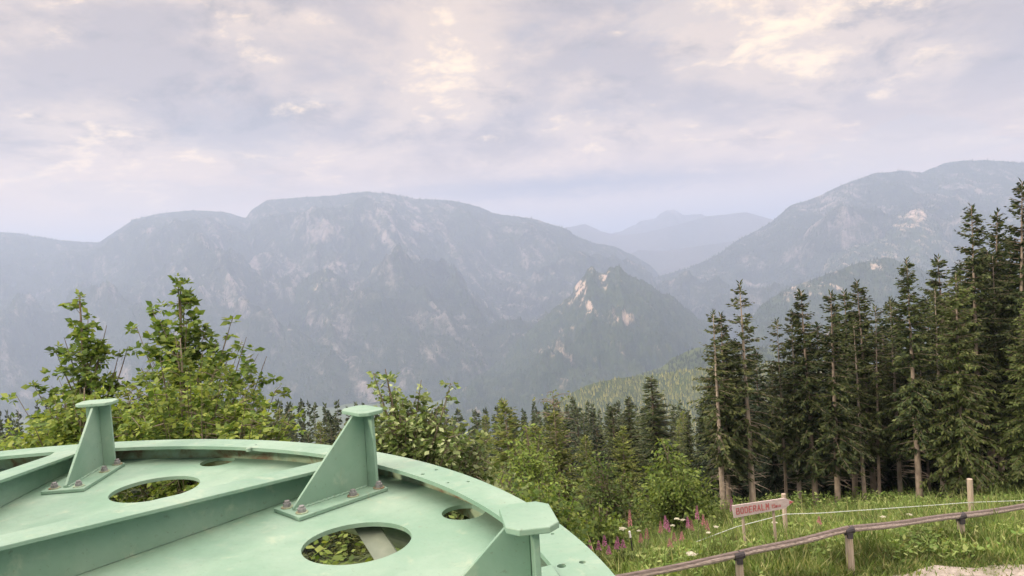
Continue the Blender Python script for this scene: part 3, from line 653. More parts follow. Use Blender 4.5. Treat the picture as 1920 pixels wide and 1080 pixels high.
for (bx, tx, ty, d) in ((1385, 1375, 640, 31), (1425, 1418, 660, 33), (1500, 1486, 630, 32), (1545, 1532, 610, 33), (1590, 1570, 600, 31), (1622, 1604, 590, 33), (1665, 1655, 610, 31), (1690, 1672, 565, 33), (1755, 1738, 560, 32), (1785, 1770, 570, 34), (1820, 1800, 500, 33), (1880, 1850, 470, 32), (1895, 1893, 450, 34), (1950, 1945, 420, 33), (1985, 1975, 380, 30), (1600, 1628, 640, 36), (1700, 1715, 620, 37), (1520, 1515, 660, 37), (1850, 1835, 560, 37), (1465, 1470, 690, 36), (1640, 1625, 650, 40), (1760, 1752, 640, 41), (1560, 1550, 680, 42), (1345, 1340, 690, 38), (1405, 1400, 700, 40), (1440, 1445, 720, 38), (1490, 1495, 690, 42), (1580, 1590, 660, 44), (1660, 1668, 640, 44), (1720, 1735, 610, 45), (1790, 1785, 560, 43), (1830, 1820, 540, 46), (1900, 1890, 500, 42), (1610, 1612, 700, 34), (1680, 1690, 700, 35), (1740, 1750, 690, 36), (1530, 1530, 720, 35), (1470, 1480, 760, 33), (1425, 1430, 760, 35), (1860, 1870, 640, 38)):
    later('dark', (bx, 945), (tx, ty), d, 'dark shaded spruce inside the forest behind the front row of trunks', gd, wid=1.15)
# middle group between the wheel and the forest
later('mid', (1240, 980), (1220, 708), 42, 'broad dark spruce standing alone above the young beech left of the forest', wid=2.1)
later('mid', (1192, 980), (1178, 745), 40, 'olive dark spruce just left of the broad lone spruce', wid=1.5)
later('mid', (1160, 985), (1148, 762), 37, 'smaller dark spruce left of the olive one, behind the pink flowers', wid=1.5)
later('larch', (1108, 1000), (1098, 820), 26, 'low light green larch at the meadow edge behind the pink flowers', wid=1.1)
later('larch', (1178, 980), (1165, 800), 28, 'second light larch, between the pink flowers and the dark spruces', wid=1.3)
later('larch', (972, 1010), (948, 752), 24, 'yellow green larch with ragged top right of the pale leaved tree', wid=1.3)
later('larch', (1062, 1005), (1040, 775), 25, 'olive larch right behind the octagonal cap of the nearest bracket', wid=1.35)
later('larch', (1010, 1010), (1003, 800), 27, 'larch filling the gap between the two ragged larches', wid=1.3)
later('dark', (1125, 1000), (1118, 800), 30, 'dark spruce in the gap behind the low light larch', wid=1.3)
later('dark', (1060, 1010), (1072, 790), 34, 'dark spruce behind the olive larch', wid=1.3)
later('mid', (1300, 975), (1290, 770), 36, 'dark spruce between the young beech and the spruce pair')
later('dark', (1335, 970), (1322, 745), 34, 'shaded spruce touching the left side of the spruce pair', wid=1.2)
for a, k in LST: tree(*a, **k)

# dead-topped tree
def snag():
    d = 27; b = P(1062, 1000, d); b[2] = gz(b[0], d); t = P(1036, 735, d)
    root = thing('dead_tree', 'dead brown tree with bare bent twigs at its top above the larches', 'tree', b)
    mb = MB(); H = t[2] - b[2]; ax = lambda f: np.array(((t[0] - b[0]) * f, 0, H * f))
    mb.tube([ax(f) - (0, 0, .4 * (f == 0)) for f in np.linspace(0, 1, 10)], [.06 * (1 - .85 * f) for f in np.linspace(0, 1, 10)], 7)
    g = np.random.default_rng(5)
    for k in range(44):
        f = g.uniform(.55, 1.0); an = g.uniform(0, 6.28); L = g.uniform(.25, .85); p = ax(f); o = np.array((math.cos(an), math.sin(an) , 0))
        mb.tube([p, p + o * L * .5 + (0, 0, .12 * L), p + o * L * .9 + (0, 0, .1 * L), p + o * L * 1.05 - (0, 0, .12)], [.016, .012, .008, .004], 4, cap=False)
    mb.build('trunk', M['twig'], root)
    B = b * 0 + np.array([ax(g.uniform(.93, 1.0)) + g.normal(0, .28, 3) * (1, 1, .35) for _ in range(70)])
    cr = MB(); cr.quads(flat_kites(B, g.normal(size=(70, 3)), g.uniform(.08, .16, 70), g.uniform(.04, .08, 70))); cr.build('dry_leaves', M['larch'], root)
snag()

# ---- distant forest on the slope below
fp = []
for k in range(4):
    r = conifer('spruce_tree', 300 + k, 14, .16, (2.1, 1.7, 2.4, 1.9)[k], .06, .55, 7, .62, .26, .55, .8, .05, ('far_spruce', 'bark_dark'), 0, tri=3)
    fp.append(r)
FG = 'spruces of the forest on the slope below'
def skyline(px):
    return np.interp(px, [-80, 0, 60, 120, 300, 545, 600, 690, 860, 1000, 1060, 1150, 1300, 1400], [770, 775, 765, 758, 752, 749, 752, 758, 768, 752, 742, 745, 752, 760])
usedf = [False] * 4
nfar = 0
g = np.random.default_rng(77)
for row, (d, dyy, n) in enumerate(((165, 0, 74), (135, 6, 62), (108, 16, 52), (84, 30, 44), (64, 52, 34))):
    for i in range(n):
        px = -70 + (1420 + 70) * (i + g.uniform(0, .9)) / n; dd = d * g.uniform(.92, 1.1)
        if row == 4 and px > 1330: continue
        py = skyline(px) + dyy + abs(g.normal(0, 15)) - (9 if g.uniform() < .15 else 0)
        k = int(g.integers(0, 4)); b = P(px, py, dd); z = gz(b[0], dd); hh = b[2] - z
        if hh < 6: continue
        hh = min(hh, 26); s = hh / 14
        if row >= 2 and g.uniform() < .22:
            r = dup(pt['larch'], (b[0], dd, b[2] - hh)); q = hh / 10; r.scale = (q * .9, q * .9, q); r.rotation_euler = (0, 0, g.uniform(0, 6.28))
            if b[2] - hh > z + .1: r.location.z = z; r.scale = (q * .9, q * .9, (b[2] - z) / 10)
            if 'H' in r.keys(): del r['H']
            tag(r, 'light green larch among the dark spruces of the forest below', 'tree', 'larches of the forest on the slope below'); continue
        f = not usedf[k]; usedf[k] = True
        r = fp[k] if f else dup(fp[k], (0, 0, 0))
        r.location = (b[0], dd, b[2] - hh); s2 = min(s, 1.25) * g.uniform(.85, 1.5); r.scale = (s2, s2, s); r.rotation_euler = (0, 0, g.uniform(0, 6.28))
        if b[2] - hh > z + .1: r.location.z = z; r.scale = (s2, s2, (b[2] - z) / 14)
        tag(r, 'distant dark spruce in the forest below, behind the green wheel', 'tree', FG); nfar += 1
for r in fp + list(pt.values()):
    if 'H' in r.keys(): del r['H']

# ---- broad-leaved trees
def leaf_lobes(B, D, L, W_, lobes):
    Q = [flat_kites(B, D, L, W_, .9)]
    if lobes > 1:
        up = np.array((0, 0, 1.0)); s = np.cross(D, up); s /= np.linalg.norm(s, axis=1, keepdims=True) + 1e-9
        for sg in (1, -1):
            dd = D / (np.linalg.norm(D, axis=1, keepdims=True) + 1e-9) * .5 + s * sg * .9
            Q.append(flat_kites(B, dd, L * .72, W_ * .6, .9))
    return np.concatenate(Q)
def broadleaf(name, label, cat, base_px, d, apexes, blob, ntips, leaf, mats, seed, group=None, lobes=3, dspread=1.0, per=44, rstem=.07, trunk_to=None, twig=.34, leafw=.62, clus=1):
    """apexes: leading shoots (px, py, reach in px); blob: list of (px, py, rx, ry) where the crown is full"""
    g = np.random.default_rng(seed); b = P(*base_px, d); b[2] = gz(b[0], d); root = thing(name, label, cat, b, group)
    tips = []
    for (x, y, rr) in apexes: tips.append((P(x, y, d + g.normal(0, .25 * dspread)) - b, True, rr))
    tot = sum(rx * ry for _, _, rx, ry in blob)
    for (x, y, rx, ry) in blob:
        for k in range(max(1, int(ntips * rx * ry / tot))):
            r_ = math.sqrt(g.uniform(.02, 1)); an = g.uniform(0, 6.28)
            dd = d + g.normal(0, .6) * dspread * min(1, rx * d / F)
            tips.append((P(x + rx * r_ * math.cos(an), y + ry * r_ * math.sin(an), dd) - b, False, 0))
    hi = max(t[0][2] for t in tips); tt = max(tips, key=lambda t: t[0][2])[0] if trunk_to is None else P(*trunk_to, d) - b
    tr = MB(); ax = lambda f: np.array((tt[0] * f ** 1.15, tt[1] * f, tt[2] * f)) + .05 * np.array((math.sin(f * 7 + seed), math.cos(f * 5), 0))
    fs = np.linspace(0, 1, 12); tr.tube([ax(f) - (0, 0, .5 * (f == 0)) for f in fs], [rstem * (1 - .95 * f) + .003 for f in fs], 8)
    B = []; D = []
    for (p, lead, rr) in tips:
        hor = np.linalg.norm(p[:2] - tt[:2] * .7)
        f0 = min(max((p[2] - 1.25 * hor - (.7 if lead else .35)) / tt[2], .08), .9); s = ax(f0)
        c1 = s * .45 + p * .55 + np.array((0, 0, -.22 * hor if lead else -.1 * hor))
        ts = np.linspace(0, 1, 6); cur = [(1 - t) ** 2 * s + 2 * t * (1 - t) * c1 + t * t * p for t in ts]
        tr.tube(cur, [(.020 if lead else .013) * (1 - .8 * t) * (d / 10) ** .3 for t in ts], 4, cap=False)
        n = per if not lead else int(per * 1.5)
        t = g.uniform(.45 if not lead else .3, 1.03, n) ** .8; q = ((1 - t) ** 2)[:, None] * s + (2 * t * (1 - t))[:, None] * c1 + (t * t)[:, None] * p
        sp_ = twig * (1.12 - .75 * t if lead else 1.0 - .25 * t)
        off = np.clip(g.normal(0, 1, (n, 3)), -1.5, 1.5) * np.array((1, 1, .62)) * .5 * np.asarray(sp_).reshape(-1, 1)
        if clus > 1:                                   # leaves stand in rosettes at the twig ends
            m = max(2, n // clus); cen = (q + off)[:m]
            for j in range(0, m, 2): tr.tube([q[j], cen[j]], [.006, .003], 3, cap=False)
            cen = np.repeat(cen, clus, 0); a2 = g.uniform(0, 6.28, len(cen)); rd = np.stack([np.cos(a2), np.sin(a2), g.normal(-.1, .6, len(cen))], -1)
            B.append(cen + rd * leaf * .22 + g.normal(0, .012, rd.shape)); D.append(rd)
        else:
            B.append(q + off); dv = off * np.array((1, 1, .3)) + g.normal(0, .12, (n, 3)); dv[:, 2] -= .12; D.append(dv)
    m = 16 if clus > 1 else 0
    if m:
        fq = g.uniform(.6, 1.0, m); cen = np.array([ax(f) for f in fq]) + np.clip(g.normal(0, 1, (m, 3)), -1.5, 1.5) * np.array((.13, .13, .06)) * (1.5 - fq)[:, None] * 2
        for j in range(m): tr.tube([ax(fq[j]) - (0, 0, .05), cen[j]], [.006, .003], 3, cap=False)
        cen = np.repeat(cen, clus, 0); a2 = g.uniform(0, 6.28, len(cen)); rd = np.stack([np.cos(a2), np.sin(a2), g.normal(-.1, .6, len(cen))], -1)
        B.append(cen + rd * leaf * .22); D.append(rd)
    B = np.vstack(B); D = np.vstack(D); n = len(B); L = leaf * g.uniform(.6, 1.25, n)
    cr = MB(); cr.quads(leaf_lobes(B, D, L, L * leafw, lobes))
    tr.build('trunk', M['stem'], root, smooth=True); cr.build('crown', M[mats], root)
    return root
broadleaf('maple_tree', 'slender maple with open dark crown behind the left bracket', 'tree', (200, 900), 10.5,
          [(150, 552, 30), (165, 590, 30), (140, 600, 40), (105, 660, 50), (60, 715, 30), (30, 740, 25), (200, 610, 30), (225, 655, 30), (240, 650, 20), (120, 632, 30), (185, 660, 30)],
          [(170, 665, 50, 45), (120, 720, 65, 40), (190, 725, 60, 45)], 15, .115, 'maple_dark', 11, dspread=.7, per=34, twig=.27, clus=7, trunk_to=(152, 556), rstem=.06)
broadleaf('maple_tree', 'taller maple with several upright leafy shoots right of the left bracket', 'tree', (370, 900), 10,
          [(333, 522, 25), (345, 560, 30), (283, 572, 25), (300, 600, 30), (256, 612, 25), (437, 592, 25), (425, 630, 30), (462, 632, 25), (500, 668, 25), (360, 590, 30), (375, 610, 30), (320, 620, 40), (405, 640, 30)],
          [(340, 645, 70, 55), (420, 690, 85, 60), (290, 690, 60, 50)], 26, .115, 'maple_dark', 12, dspread=.8, per=34, twig=.27, clus=7, trunk_to=(336, 526), rstem=.08)
broadleaf('maple_tree', 'bushy yellow green maple below the taller one, just beyond the rim of the wheel', 'tree', (390, 960), 8.6,
          [(330, 635, 30), (300, 670, 30), (265, 690, 30), (425, 680, 30), (470, 700, 30), (515, 735, 30), (380, 660, 30), (545, 780, 30)],
          [(360, 745, 130, 75), (450, 780, 105, 60), (290, 800, 110, 60), (390, 860, 160, 60)], 230, .085, 'maple_gold', 13, dspread=1.3, per=40, clus=5, rstem=.07)
broadleaf('maple_shrub', 'yellow green shrub left of the left bracket at the photo edge', 'shrub', (110, 960), 8.8,
          [(118, 735, 30), (90, 760, 30), (150, 728, 30), (60, 790, 30), (200, 740, 30)],
          [(130, 800, 85, 55), (50, 830, 90, 40), (190, 790, 60, 60), (110, 870, 140, 50)], 130, .085, 'maple_gold', 14, dspread=.9, per=34)
broadleaf('whitebeam_tree', 'pale green tree with light backed leaves and three upright shoots right of the middle bracket', 'tree', (800, 960), 9.5,
          [(700, 700, 20), (722, 692, 20), (740, 725, 25), (755, 750, 30), (790, 712, 22), (795, 745, 30), (845, 718, 15), (838, 750, 25), (820, 770, 30), (880, 800, 25), (900, 840, 25)],
          [(780, 800, 85, 50), (740, 840, 70, 50), (850, 850, 80, 50), (900, 900, 70, 50), (820, 900, 100, 50)], 280, .085, 'white_beam', 15, lobes=1, leafw=.62, dspread=.9, per=48, twig=.30, clus=6, rstem=.07)
broadleaf('young_beech', 'bright green young beech at the meadow edge left of the spruce pair', 'tree', (1275, 990), 23.5,
          [(1243, 822, 20), (1252, 835, 20), (1232, 845, 20), (1265, 850, 20), (1285, 862, 18), (1310, 875, 18), (1335, 900, 18), (1222, 880, 20)],
          [(1255, 890, 38, 40), (1290, 910, 45, 38), (1240, 930, 40, 35), (1275, 950, 60, 30)], 170, .15, 'beech', 16, lobes=1, dspread=1.6, per=40, twig=.55, leafw=.5, rstem=.06)
broadleaf('rowan_tree', 'light green leafy tree between the larches, above the cap of the nearest bracket', 'tree', (1010, 1020), 19,
          [(985, 800, 18), (1012, 815, 18), (960, 825, 18), (1040, 840, 18)],
          [(985, 860, 40, 45), (1020, 890, 45, 45), (960, 900, 40, 40), (1000, 940, 60, 40)], 120, .12, 'beech', 21, clus=4, lobes=1, dspread=1.3, per=38, twig=.42, leafw=.5)
broadleaf('rowan_tree', 'light green bushy tree between the hazel shrub and the dark spruces', 'tree', (1150, 1010), 21,
          [(1105, 862, 18), (1122, 850, 18), (1140, 870, 18), (1170, 885, 18)],
          [(1120, 905, 35, 35), (1150, 930, 40, 35), (1105, 950, 35, 35)], 100, .12, 'whitebeam_green', 22, clus=4, lobes=1, dspread=1.4, per=38, twig=.45, leafw=.5)
broadleaf('hazel_shrub', 'yellowish leafy shrub at the rim end, left of the pink flowers', 'shrub', (1120, 1030), 17.5,
          [(1128, 935, 20), (1140, 950, 20), (1112, 955, 20), (1150, 970, 20), (1100, 975, 20)],
          [(1125, 980, 32, 30), (1110, 1005, 35, 25), (1150, 1000, 28, 24)], 60, .12, 'beech', 17, lobes=1, dspread=1.0, per=34, twig=.4)
broadleaf('hazel_shrub', 'dark green shrub behind the cap of the nearest bracket', 'shrub', (1030, 1040), 15,
          [(1010, 905, 20), (1050, 920, 20), (980, 900, 20), (1075, 935, 20)],
          [(1020, 950, 60, 40), (1060, 985, 45, 40), (960, 930, 60, 30)], 90, .12, 'maple_dark', 18, lobes=1, dspread=1.2, per=34, twig=.42)
# shrubs under the wheel, seen through its holes
for i, (x, y, sx_, lab) in enumerate(((-3.7, 7.1, 1.9, 'leafy shrub under the wheel seen through the left hole'), (-1.4, 5.5, 1.7, 'leafy shrub under the wheel seen through the right hole'))):
    g2 = np.random.default_rng(60 + i); z0 = gz(x, y); root = thing('hazel_shrub', lab, 'shrub', (x, y, z0)); n = 7000
    top = -1.72 - z0; U = np.clip(g2.normal(0, .5, (n, 3)), -.8, .8) * np.array((sx_, sx_, top * .42)) + np.array((0, 0, top * .52)); U[:, 2] = np.clip(U[:, 2], .1, top)
    cr = MB(); L = .10 * g2.uniform(.6, 1.25, n); cr.quads(flat_kites(U, g2.normal(size=(n, 3)) * (1, 1, .3), L, L * .6)); cr.build('crown', M['beech'], root)
    st = MB()
    for k in range(9):
        an = g2.uniform(0, 6.28); e = np.array((math.cos(an) * .6 * sx_, math.sin(an) * .6 * sx_, top * g2.uniform(.6, .9))); st.tube([(0, 0, -.2), e * (.35, .35, .6), e], [.03, .02, .008], 5)
    st.build('stem', M['stem'], root)

# ------------------------------------------------------------------ meadow
def meadow():
    n = 230000; y = 9.5 + 20 * rng.uniform(0, 1, n) ** 1.15; x = rng.uniform(-.02, .78, n) * y + rng.normal(0, .3, n) + .8
    clump = fbm(x * .8, y * .8, 3, 21)
    path = (y < path_edge(x) - .05 + .12 * rng.normal(size=n)) & (x > 5.6)
    keep = ~path | (rng.uniform(size=n) < .07); x, y, clump = x[keep], y[keep], clump[keep]; n = len(x)
    h = (.30 + .22 * clump + .05 * sstep(16, 24, y)) * np.where(rng.uniform(size=n) < .06, 1.9, 1.0) * rng.uniform(.5, 1.35, n) * (.42 + .58 * sstep(0, 1.3, y - path_edge(x)) ); h = np.maximum(h, .08)
    b = np.stack([x, y, ground(x, y) - .02], -1); d = np.stack([rng.normal(0, .5, n), rng.normal(0, .5, n), np.ones(n)], -1)
    mb = MB(); mb.quads(kites(b, d, h, .012 + .020 * rng.uniform(size=n), curl=.08))
    tag(mb.build('meadow_grass', M['grass']), 'tall uncut meadow grass between the fence and the forest', 'grass', kind='stuff')
    n = 70000; y = 10.5 + 18 * rng.uniform(0, 1, n); x = rng.uniform(-.01, .78, n) * y + .9
    dens = fbm(x * .55, y * .55, 3, 33) + .25 * sstep(18, 24, y); keep = (dens > rng.normal(.02, .12, n)) & ~((y < path_edge(x) + .35) & (x > 5.4)); x, y = x[keep], y[keep]; n = len(x)
    hh = rng.uniform(.05, 1, n) * (.28 + .55 * sstep(21.5, 26, y) * np.clip(fbm(x * .9, y * .3, 2, 44) + .6, .2, 1.3))
    b = np.stack([x, y, ground(x, y) + hh], -1); d = np.stack([rng.normal(0, 1, n), rng.normal(0, 1, n), rng.uniform(-.1, .8, n)], -1)
    L = rng.uniform(.06, .16, n); mb = MB(); mb.quads(flat_kites(b, d, L, L * rng.uniform(.3, .6, n), .6))
    tag(mb.build('meadow_weeds', M['weed']), 'bright leafy weeds and nettles growing through the meadow', 'weeds', kind='stuff')
meadow()
# fireweed
def fireweed(seed, petals, H=1.25):
    g = np.random.default_rng(seed); root = thing('fireweed', 'x', 'flower')
    st = MB(); top = np.array((g.normal(0, .04), g.normal(0, .04), H)); st.tube([(0, 0, -.05), top * .5, top], [.009, .007, .003], 5)
    n = 60; z = g.uniform(.15, .68, n) * H; an = g.uniform(0, 6.28, n); b = np.stack([0 * z, 0 * z, z], -1); d = np.stack([np.cos(an), np.sin(an), np.full(n, .35)], -1)
    lf = MB(); lf.quads(flat_kites(b, d, g.uniform(.10, .18, n), np.full(n, .028), .3))
    st.build('stem', M['stem'], root); lf.build('leaves', M['weed'], root)
    n = 170; f = np.linspace(0, 1, n) ** .9; z = (.68 + .31 * f) * H; an = g.uniform(0, 6.28, n); rr = (.04 * (1 - f) + .01) * g.uniform(.3, 1, n)
    b = np.stack([np.cos(an) * rr, np.sin(an) * rr, z], -1); d = np.stack([np.cos(an), np.sin(an), g.normal(.1, .4, n)], -1)
    fl = MB(); fl.quads(flat_kites(b, d, np.full(n, .036) * (1.15 - .6 * f), np.full(n, .032) * (1.15 - .6 * f), .8)); fl.build('flower_spike', M[petals], root)
    return root
FWG = 'pink fireweeds along the meadow edge'
fw = [fireweed(1, 'pink'), fireweed(2, 'pink'), fireweed(3, 'pink_faded')]; fu = [0, 0, 0]
lab_p = 'tall fireweed with bright pink flower spike in the meadow below the trees'
lab_f = 'fading fireweed with dull rose flower spike in the meadow below the trees'
for (x, y, d, k, s) in ((1371, 932, 19, 0, 0), (1180, 955, 17, 2, 1), (1247, 966, 17.5, 0, 1), (1252, 975, 17.4, 1, 1), (1306, 948, 18, 0, 1), (1318, 964, 17.8, 2, 1), (1289, 968, 18, 1, 1), (1212, 990, 16, 2, 1), (1133, 1003, 15.5, 0, 1), (1122, 1013, 15, 1, 1), (1155, 1016, 15, 1, 1), (1157, 1005, 15.2, 0, 1), (1168, 1012, 15.1, 0, 1), (1264, 1012, 15.8, 2, 1), (1279, 1023, 15.2, 2, 1), (1257, 1034, 14.6, 2, 1), (1105, 1012, 15, 1, 1), (1238, 977, 17, 2, 1), (1296, 975, 17.3, 2, 1), (1201, 1000, 15.9, 2, 1), (1141, 1022, 14.7, 0, 1), (1325, 975, 17.1, 2, 1), (1536, 985, 17, 2, 1)):
    p = P(x, y, d); z = gz(p[0], d); hh = max(p[2] - z, .6); f = fu[k] == 0; fu[k] = 1
    r = fw[k] if f else dup(fw[k], (0, 0, 0)); r.location = (p[0], d, z); q = hh / 1.25; r.scale = (.85, .85, q); r.rotation_euler = (0, 0, rng.uniform(0, 6.28))
    if s == 0: r['label'] = 'single bright pink fireweed right of the spruce pair trunks, above the sign'
    elif x == 1536: r['label'] = 'dull rose fireweed right of the sign, beneath the white tape'
    else: tag(r, lab_f if k == 2 else lab_p, group=FWG)
# white umbels
def umbel():
    g = np.random.default_rng(9); root = thing('umbel_flower', 'x', 'flower'); st = MB(); st.tube([(0, 0, -.05), (.01, 0, .5), (.02, 0, .96)], [.008, .006, .004], 5)
    hd = MB(); n = 16
    for k in range(n):
        an = k * 2.4; rr = .10 * math.sqrt((k + .5) / n); e = np.array((.02 + rr * math.cos(an), rr * math.sin(an), 1.0 - rr * rr * 2)); st.tube([(.02, 0, .95), e], [.002, .0015], 3, cap=False)
        m = 9; b = e + g.normal(0, .012, (m, 3)) * (1, 1, .3); a2 = g.uniform(0, 6.28, m); hd.quads(flat_kites(b, np.stack([np.cos(a2), np.sin(a2), np.zeros(m)], -1), np.full(m, .035), np.full(m, .03), .25))
    st.build('stem', M['weed'], root); hd.build('flower_head', M['umbel'], root); return root
um = umbel()
for i, (x, y, d, s) in enumerate(((1166, 990, 16, 1.2), (1269, 972, 17.4, .9), (1281, 974, 17.4, .9), (1298, 1049, 14.1, 1.5), (1261, 984, 17, .8), (1342, 987, 17.2, .9), (1452, 979, 16.5, .9), (1329, 998, 16.2, .8), (1198, 994, 16.4, .7), (1655, 968, 16.8, .9), (1705, 964, 17, .9))):
    p = P(x, y, d); z = gz(p[0], d); r = um if i == 0 else dup(um, (0, 0, 0)); r.location = (p[0], d, z); r.scale = (s * .62, s * .62, max(p[2] - z, .4)); r.rotation_euler = (0, 0, i * 1.3)
    lab = {0: 'white umbel flower directly above the black and white fence stake', 3: 'large creamy umbel flower just above the wooden rail'}.get(i)
    tag(r, lab or 'small white umbel flower among the meadow grass', group=None if lab else 'white umbel flowers in the meadow')
    if lab and 'group' in r.keys(): del r['group']

# ------------------------------------------------------------------ wooden rail fence
fence = thing('rail_fence', 'low wooden rail fence of weathered round rails between the path and the meadow', 'fence', (P(1590, 990, 13.7)[0], 13.7, gz(P(1590, 990, 13.7)[0], 13.7)))
fpts = [(1000, 1118, 12.2), (1385, 1041, 12.9), (1591, 994, 13.7), (1801, 968, 15.0), (2010, 938, 16.4)]
fw3 = [P(*q) for q in fpts]
for i in range(4):
    a, b = fw3[i], fw3[i + 1]; mb = MB(); dv = (b - a) / np.linalg.norm(b - a); n = 9; g = np.random.default_rng(40 + i)
    pts = [a + (b - a) * t + np.array((0, 0, .012 * math.sin(t * 7 + i))) for t in np.linspace(.004, .996, n)]
    mb.tube(pts, [.054 + g.normal(0, .004) for _ in range(n)], 10); o = world_part(mb, 'rail', M['wood'], fence)
    # sawn-off darker upper slab lying in the rail
    m2 = MB(); m2.tube([p + np.array((0, .004, .034)) for p in pts], [.045] * n, 8); r2 = world_part(m2, 'bark_strip', M['wood_dark'], fence)
    r2.parent = o; r2.matrix_parent_inverse = Matrix.Identity(4)
for i in (1, 2, 3, 4):
    p = fw3[i]; mb = MB(); z = gz(p[0], p[1]); mb.tube([(p[0] + .035, p[1] + .015, z - .3), (p[0] + .01, p[1] + .01, (z + p[2]) / 2), (p[0], p[1] + .005, p[2] - .055)], [.075, .072, .066], 10)
    o = world_part(mb, 'post', M['wood_post'], fence)
    c2 = MB(); c2.tube([(p[0] - .09, p[1] - .02, p[2] - .012), (p[0] + .09, p[1] + .02, p[2] + .006)], .074, 12); c2.prism([(p[0] - .05, p[1] - .082, p[2] - .14), (p[0] + .05, p[1] - .082, p[2] - .14), (p[0] + .05, p[1] - .082, p[2] - .04), (p[0] - .05, p[1] - .082, p[2] - .04)], (0, .16, 0))
    q = world_part(c2, 'clamp', M['clamp'], fence); q.parent = o; q.matrix_parent_inverse = Matrix.Identity(4)

# ------------------------------------------------------------------ electric fence
ef = thing('electric_fence', 'electric pasture fence with white tape, grey wooden posts and a black and white stake', 'fence', (P(1818, 950, 19)[0], 19, gz(P(1818, 950, 19)[0], 19)))
def epost(px, py, d, r, px2=None):
    p = P(px, py, d); z = gz(p[0], d); mb = MB(); mb.tube([(p[0] + .03, d, z - .3), (p[0] + .01, d, (z + p[2]) / 2), (p[0], d, p[2])], [r * 1.05, r, r * .95], 9); world_part(mb, 'post', M['wood_post'], ef)
epost(1469, 926, 18.2, .058); epost(1818, 898, 19.5, .075)
stk = P(1180, 996, 15.6); zb = gz(stk[0], 15.6); mb = MB(); mb.tube([(stk[0] + .09, 15.6, zb - .2), (stk[0] + .02, 15.6, stk[2] - .14)], .018, 8); so = world_part(mb, 'stake', M['black'], ef)
mb = MB(); mb.tube([(stk[0] + .0195, 15.6, stk[2] - .139), (stk[0], 15.6, stk[2])], .022, 8); cp2 = world_part(mb, 'stake_tip', M['white'], ef); cp2.parent = so; cp2.matrix_parent_inverse = Matrix.Identity(4)
def tape(pts, w_):
    mb = MB(); V = []; n = len(pts)
    for (x, y, d) in pts: p = P(x, y, d); V += [p + (0, -.006, w_ / 2), p + (0, -.006, -w_ / 2), p + (0, .006, -w_ / 2), p + (0, .006, w_ / 2)]
    fs = [(i * 4 + k, i * 4 + (k + 1) % 4, i * 4 + 4 + (k + 1) % 4, i * 4 + 4 + k) for i in range(n - 1) for k in range(4)] + [(0, 1, 2, 3), tuple(range(n * 4 - 1, n * 4 - 5, -1))]
    mb.add(V, fs); world_part(mb, 'tape', M['tape'], ef)
tape([(1190, 1050, 15.55), (1225, 1043, 15.9), (1262, 1029, 16.5), (1300, 1018, 17), (1380, 988, 17.6), (1473, 964, 18.1)], .014)
tape([(1473, 964, 18.1), (1540, 962, 18.3), (1640, 955, 18.7), (1740, 948, 19.1), (1818, 942, 19.4), (1930, 938, 19.9), (2060, 930, 20.5)], .015)

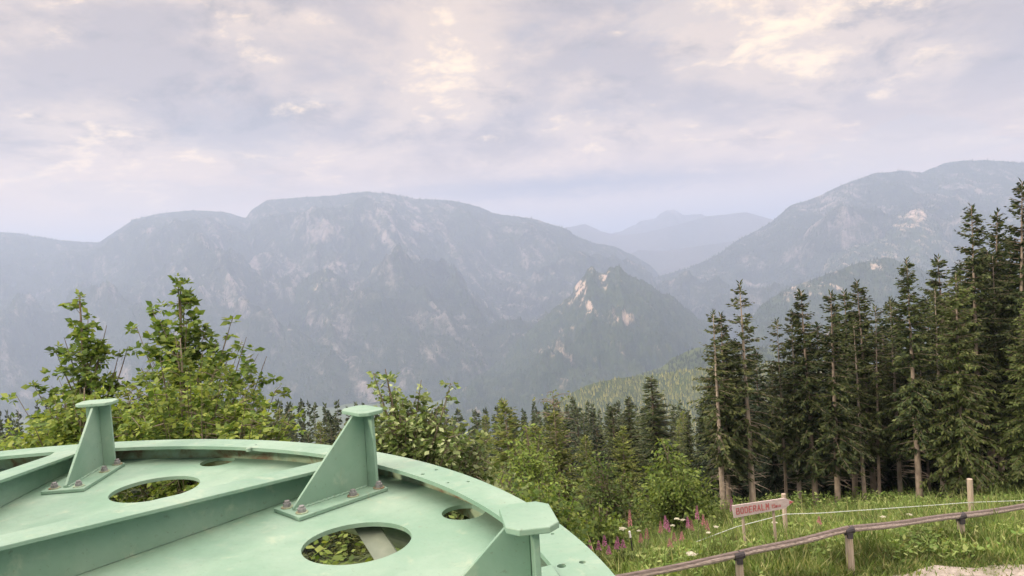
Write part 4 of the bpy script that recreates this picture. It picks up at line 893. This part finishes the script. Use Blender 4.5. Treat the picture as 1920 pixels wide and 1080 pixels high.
# ------------------------------------------------------------------ arrow sign
SD = 15.4
sg0 = P(1374, 960, SD); sg1 = P(1488, 941.5, SD + .25)
ux = (sg1 - sg0); SL = np.linalg.norm(ux); ux /= SL; fy = np.array((ux[1], -ux[0], 0)); fy = -fy if fy[1] > 0 else fy; fy /= np.linalg.norm(fy); uz = np.cross(ux, fy); uz = -uz if uz[2] < 0 else uz
sign = thing('arrow_sign', 'grey wooden arrow sign with red lettering on two thin posts behind the rail fence', 'sign', (sg0[0], SD, gz(sg0[0], SD)))
hh = .135
def sp2(u, v, o=0): return sg0 + ux * u + uz * v + fy * o
mb = MB(); mb.prism([sp2(.02, -hh), sp2(SL * .85, -hh * .82), sp2(SL, .01), sp2(SL * .86, hh * .86), sp2(0, hh)], -fy * .03); bd = world_part(mb, 'board', M['board'], sign)
GL = {'B': [[(0, 0), (0, 1), (.7, 1), (.8, .8), (.7, .55), (0, .53), (.8, .5), (.9, .25), (.8, 0), (0, 0)]], 'O': [[(.15, 0), (0, .3), (0, .7), (.15, 1), (.7, 1), (.85, .7), (.85, .3), (.7, 0), (.15, 0)]],
      'D': [[(0, 0), (0, 1), (.6, 1), (.85, .7), (.85, .3), (.6, 0), (0, 0)]], 'E': [[(.8, 0), (0, 0), (0, 1), (.8, 1)], [(0, .52), (.65, .52)]],
      'R': [[(0, 0), (0, 1), (.7, 1), (.8, .8), (.7, .52), (0, .5)], [(.3, .5), (.85, 0)]], 'A': [[(0, 0), (.42, 1), (.85, 0)], [(.18, .36), (.68, .36)]],
      'L': [[(0, 1), (0, 0), (.75, 0)]], 'M': [[(0, 0), (.05, 1), (.45, .4), (.85, 1), (.9, 0)]], '1': [[(.1, .7), (.4, 1), (.4, 0)]], '5': [[(.8, 1), (.1, 1), (.08, .55), (.6, .58), (.8, .3), (.6, 0), (.05, .05)]],
      'm': [[(0, 0), (0, .55), (.4, .5), (.42, 0), (.42, .5), (.8, .55), (.85, 0)]], 'i': [[(.3, 0), (.3, .55)]], 'n': [[(0, 0), (0, .55), (.55, .5), (.6, 0)]]}
tx = MB()
def stroke(text, u0, v0, cw, ch, th, adv):
    u = u0
    for c_ in text:
        for li in GL[c_]:
            for (a, b) in zip(li[:-1], li[1:]):
                A = np.array((u + a[0] * cw, v0 + a[1] * ch)); Bq = np.array((u + b[0] * cw, v0 + b[1] * ch)); dv = Bq - A; L = np.linalg.norm(dv)
                if L < 1e-6: continue
                dv /= L; nn = np.array((-dv[1], dv[0])) * th / 2; A = A - dv * th * .4; Bq = Bq + dv * th * .4
                tx.prism([sp2(*(A + nn), .002), sp2(*(A - nn), .002), sp2(*(Bq - nn), .002), sp2(*(Bq + nn), .002)], fy * .003)
        u += adv
stroke('BODERALM', .085, -.062, .070, .125, .021, .098)
stroke('15min', .905, -.050, .036, .075, .013, .046)
txo = world_part(tx, 'lettering', M['red'], sign); txo.parent = bd; txo.matrix_parent_inverse = Matrix.Identity(4)
mb = MB(); mb.prism([sp2(SL * .925, -.03, .002), sp2(SL + .004, .01, .002), sp2(SL * .93, .048, .002)], fy * .003); tipo = world_part(mb, 'painted_tip', M['red'], sign); tipo.parent = bd; tipo.matrix_parent_inverse = Matrix.Identity(4)
for (u, v) in ((.25, -hh * .9), (SL * .68, -hh * .8)):
    t = sp2(u, .06, -.065); z = gz(t[0], t[1]); mb = MB(); mb.tube([(t[0] + .05, t[1], z - .3), t], [.036, .03], 8); world_part(mb, 'post', M['wood_post'], sign)
